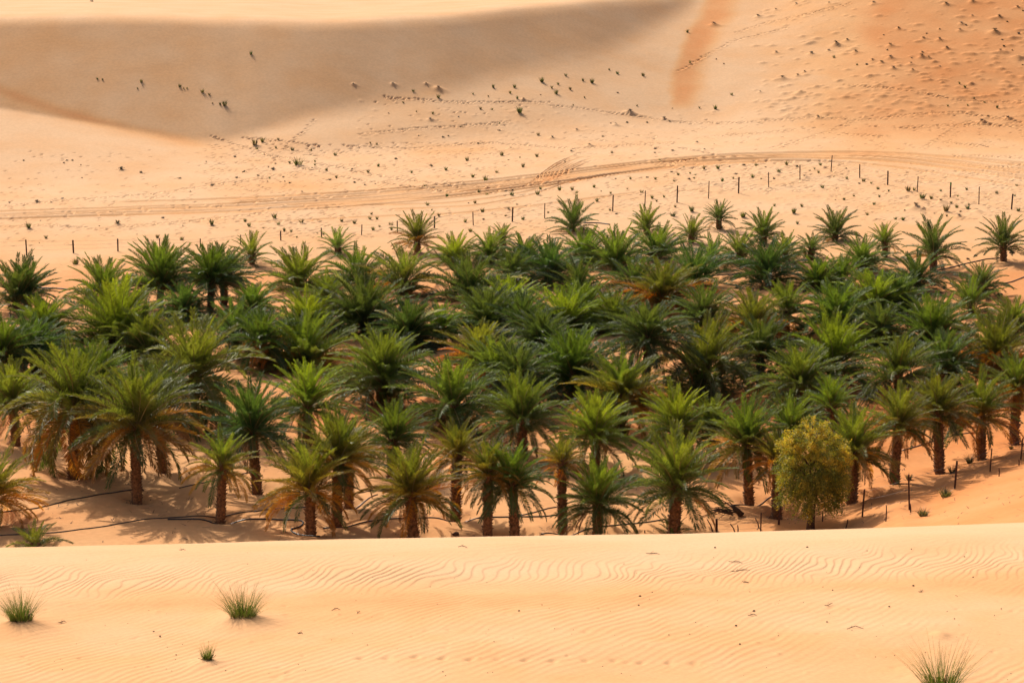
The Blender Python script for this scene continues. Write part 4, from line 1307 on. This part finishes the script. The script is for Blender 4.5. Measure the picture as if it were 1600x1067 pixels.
hose([(505,824),(545,820),(600,813),(650,812),(710,811),(760,810.5),(850,809),(875,805)], 0.05, 'black hose lying across the sand behind the golden-sided crest palm')
hose([(812,807),(835,803),(850,797),(880,791)], 0.04, 'short black hose between the front twin and the slim palm')
hose([(845,836),(900,829),(960,822),(1000,818),(1040,813)], 0.045, 'black hose behind the round-headed crest palm')
hose([(1140,792),(1160,787),(1182,782),(1200,776),(1215,770)], 0.05, 'black hose leading from the dead branches to the ragged-skirted palm')
hose([(1410,702),(1440,694),(1470,686),(1500,679),(1540,676)], 0.045, 'black hose crossing the shaded sand behind the leaning trunk')
hose([(912,349),(930,349),(945,350.5),(953,352)], 0.075, 'curved black hose lying beside the round-headed fence palm')
hose([(55,452),(80,453),(110,455)], 0.07, 'dark hose on bare sand by the far pair of palms')
hose([(1462,421),(1490,417),(1520,409),(1545,405),(1562,404)], 0.06, 'hose linking the clear-trunked palm to the corner palm')
hose([(1555,443),(1575,443),(1590,438),(1605,432)], 0.06, 'hose curving over the pale sand at the far picture edge')
hose([(1120,430),(1145,429),(1160,427)], 0.06, 'hose across the small sand clearing')
hose([(300,470),(345,466),(360,462)], 0.06, 'hose passing under the two-trunk pair')

# ------------------------------------------------------------------ fallen branches, stones, twigs, litter
def fallen_branches():
    g = ground(1150, 806)
    root = empty('fallen_branch', g)
    tag(root, 'dark dead branches heaped on the sand by the near fence', 'branches')
    r = random.Random(9)
    b = MB()
    b.tube([(0.35, 0, 0.04), (0.05, 0.1, 0.35), (-0.25, 0.1, 0.62)], [0.20, 0.16, 0.09], 7)
    link('stump', b.mesh('stump', [M_DARK], True), root)
    for k in range(16):
        a = Vector((r.uniform(-0.4, 0.1), r.uniform(-0.5, 0.5), r.uniform(0.05, 0.5)))
        d = Vector((-r.uniform(0.6, 2.2), r.uniform(-1.2, 1.2), r.uniform(-0.1, 0.35)))
        m = MB()
        p1 = a + d * 0.5 + Vector((0, 0, r.uniform(0, 0.35))); p2 = a + d
        p2.z = max(0.03, p2.z)
        m.tube([tuple(a), tuple(p1), tuple(p2)], [0.035, 0.026, 0.012], 4)
        for q in range(3):
            s0 = p1.lerp(p2, r.random()); e = s0 + Vector((r.uniform(-.5, .2), r.uniform(-.4, .4), r.uniform(-.25, .3)))
            m.tube([tuple(s0), tuple(e)], [0.016, 0.007], 3)
        link('branch', m.mesh('branch', [M_DARK]), root)
fallen_branches()
def rock(px, py, w, label, mat, near=False, flat=0.7):
    g = (near_ground if near else ground)(px, py)
    ppm = F / (g.y * cp + (H - g.z) * sp)
    s = w / ppm / 2
    import bmesh
    bm = bmesh.new(); bmesh.ops.create_icosphere(bm, subdivisions=2, radius=1)
    rr = random.Random(int(px * 7 + py))
    for v in bm.verts:
        v.co *= rr.uniform(0.75, 1.12)
    me = bpy.data.meshes.new('stone'); bm.to_mesh(me); bm.free(); me.materials.append(mat)
    o = link('stone', me); o.location = g + Vector((0, 0, s * 0.2)); o.scale = (s, s * rr.uniform(0.7, 1), s * flat)
    o.rotation_euler = (0, 0, rr.uniform(0, 3))
    return o
tag(rock(712, 839, 12, '', M_DEAD), 'brown stone on the sand between the golden-sided palm and the twins', 'stone')
tag(rock(759, 838, 10, '', M_DARK), 'dark clump at the foot of the rear twin palm', 'stone')
tag(rock(1581, 396, 10, '', M_DEAD), 'dark stone beside the corner palm', 'stone')
tag(rock(1562, 461, 12, '', M_DEAD, flat=0.4), 'grey flat stone on bare sand near the far corner', 'stone')
tag(rock(1524, 400, 6, '', M_DARK), 'small dark stone on the open sand before the corner palm', 'stone')
tag(rock(497, 832, 9, '', M_DEAD), 'small stone against the trunk by the hose bend', 'stone')
def twig(px, py, w, tilt, label):
    g = near_ground(px, py)
    ppm = F / (g.y * cp + (H - g.z) * sp)
    l = w / ppm
    r = random.Random(int(px))
    b = MB()
    pts = [(-l / 2, 0, 0.004), (-l / 6, r.uniform(-.05, .05), 0.012), (l / 5, r.uniform(-.06, .06), 0.014), (l / 2, r.uniform(-.1, .1), 0.006)]
    b.tube(pts, [0.004, 0.006, 0.006, 0.003], 4)
    b.tube([pts[1], (0, 0.08, 0.02)], [0.004, 0.002], 3)
    o = link('twig', b.mesh('twig', [M_DEAD])); o.location = g + Vector((0, 0, 0.004)); o.rotation_euler = (0, 0, tilt)
    tag(o, label, 'twig')
for (x, yv, w, tl, lb) in [(1150,880,24,-0.3,'dry twig on the ripples, upper of two close together'),(1155,892,34,0.15,'long dry twig on the ripples, lower of two close together'),(1020,866,22,-0.2,'hooked dry twig near the crest of the near dune'),
        (1335,987,26,0.3,'dry twig lying on the smooth sand below the ripples'),(724,855,16,0,'twig close below the dune crest under the front twin'),(284,860,9,0.4,'tiny twig high on the near dune above the fan-shaped tuft'),
        (470,987,12,-0.2,'short twig beside the fan-shaped tuft'),(525,952,14,0.2,'twig above and beyond the fan-shaped tuft'),(1175,965,14,0.1,'small twig in the middle of the smooth sand below the two twigs'),
        (97,970,14,0.1,'twig beside the dense dark-based tuft'),(562,958,10,0.7,'bristly bit of twig mid-dune'),(1295,950,14,0,'flat pale twig among the low ripples'),(1440,927,10,0.2,'short twig under the ripple band toward the fence'),
        (1165,912,8,0.9,'upright chip of twig just under the ripple band')]:
    twig(x, yv, w, tl, lb)
# pebble-like droppings scattered on the near dune: far too small to tell apart
pb = MB()
rp = random.Random(12)
spots = [(1427,919),(1301,924),(1507,871),(1520,905),(1178,958),(240,981),(250,989),(275,1018),(692,1052),(811,958),(847,945),(998,949),(1045,996),(1150,982),(1087,976),(1491,972),(1355,862),(1424,860),(1261,856),(1117,857),
         (975,880),(1019,927),(1000,935),(1216,998),(1156,1012),(1292,975),(1564,956),(1389,953)]
for k in range(170):
    spots.append((rp.uniform(0, 1600), rp.uniform(862, 1062) ** 1.0))
for i, (x, yv) in enumerate(spots):
    g = near_ground(x, yv)
    s = rp.uniform(0.010, 0.022) if i < 28 else rp.uniform(0.004, 0.010)
    k0 = len(pb.v)
    for d in ((1, 0, 0), (0, 1, 0), (-1, 0, 0), (0, -1, 0), (0, 0, 0.8), (0, 0, -0.5)):
        pb.v.append((g.x + d[0] * s * rp.uniform(0.7, 1.4), g.y + d[1] * s * rp.uniform(0.7, 1.2), g.z + s * 0.4 + d[2] * s))
    for f in ((0, 1, 4), (1, 2, 4), (2, 3, 4), (3, 0, 4), (1, 0, 5), (2, 1, 5), (3, 2, 5), (0, 3, 5)):
        pb.f.append(tuple(k0 + t for t in f)); pb.m.append(0)
o = link('scattered_debris', pb.mesh('scattered_debris', [M_DARK])); o['kind'] = 'stuff'
# dry leaf litter on the grove floor
lit = MB()
for k in range(8200):
    x, yv = rp.uniform(-20, 1620), rp.uniform(400, 850)
    if yv > 690 and rp.random() < 0.35: continue
    foot_ = k >= 5200
    if foot_:                                         # fallen bits gather round the trunks
        pq = P[rp.randrange(len(P))]
        x, yv = pq[0] + rp.gauss(0, 20), pq[2] + rp.gauss(0, 4)
    g = ground(x, yv)
    if not foot_ and float(vnoise(np.array(g.x / 3.0), np.array(g.y / 3.0), 66)) < -0.05: continue
    an = rp.uniform(0, 3.14); l = rp.uniform(0.05, 0.28); w_ = rp.uniform(0.012, 0.03)
    d = Vector((math.cos(an), math.sin(an), rp.uniform(-0.1, 0.25))); s_ = Vector((-d.y, d.x, 0)) * w_
    c = g + Vector((0, 0, 0.03))
    lit.quad(c - d * l - s_, c - d * l + s_, c + d * l + s_ * 0.4, c + d * l - s_ * 0.4, rp.choice((0, 1, 1)))
o = link('leaf_litter', lit.mesh('leaf_litter', [M_DARK, M_DEAD])); o['kind'] = 'stuff'
print('fronds', n_frond)
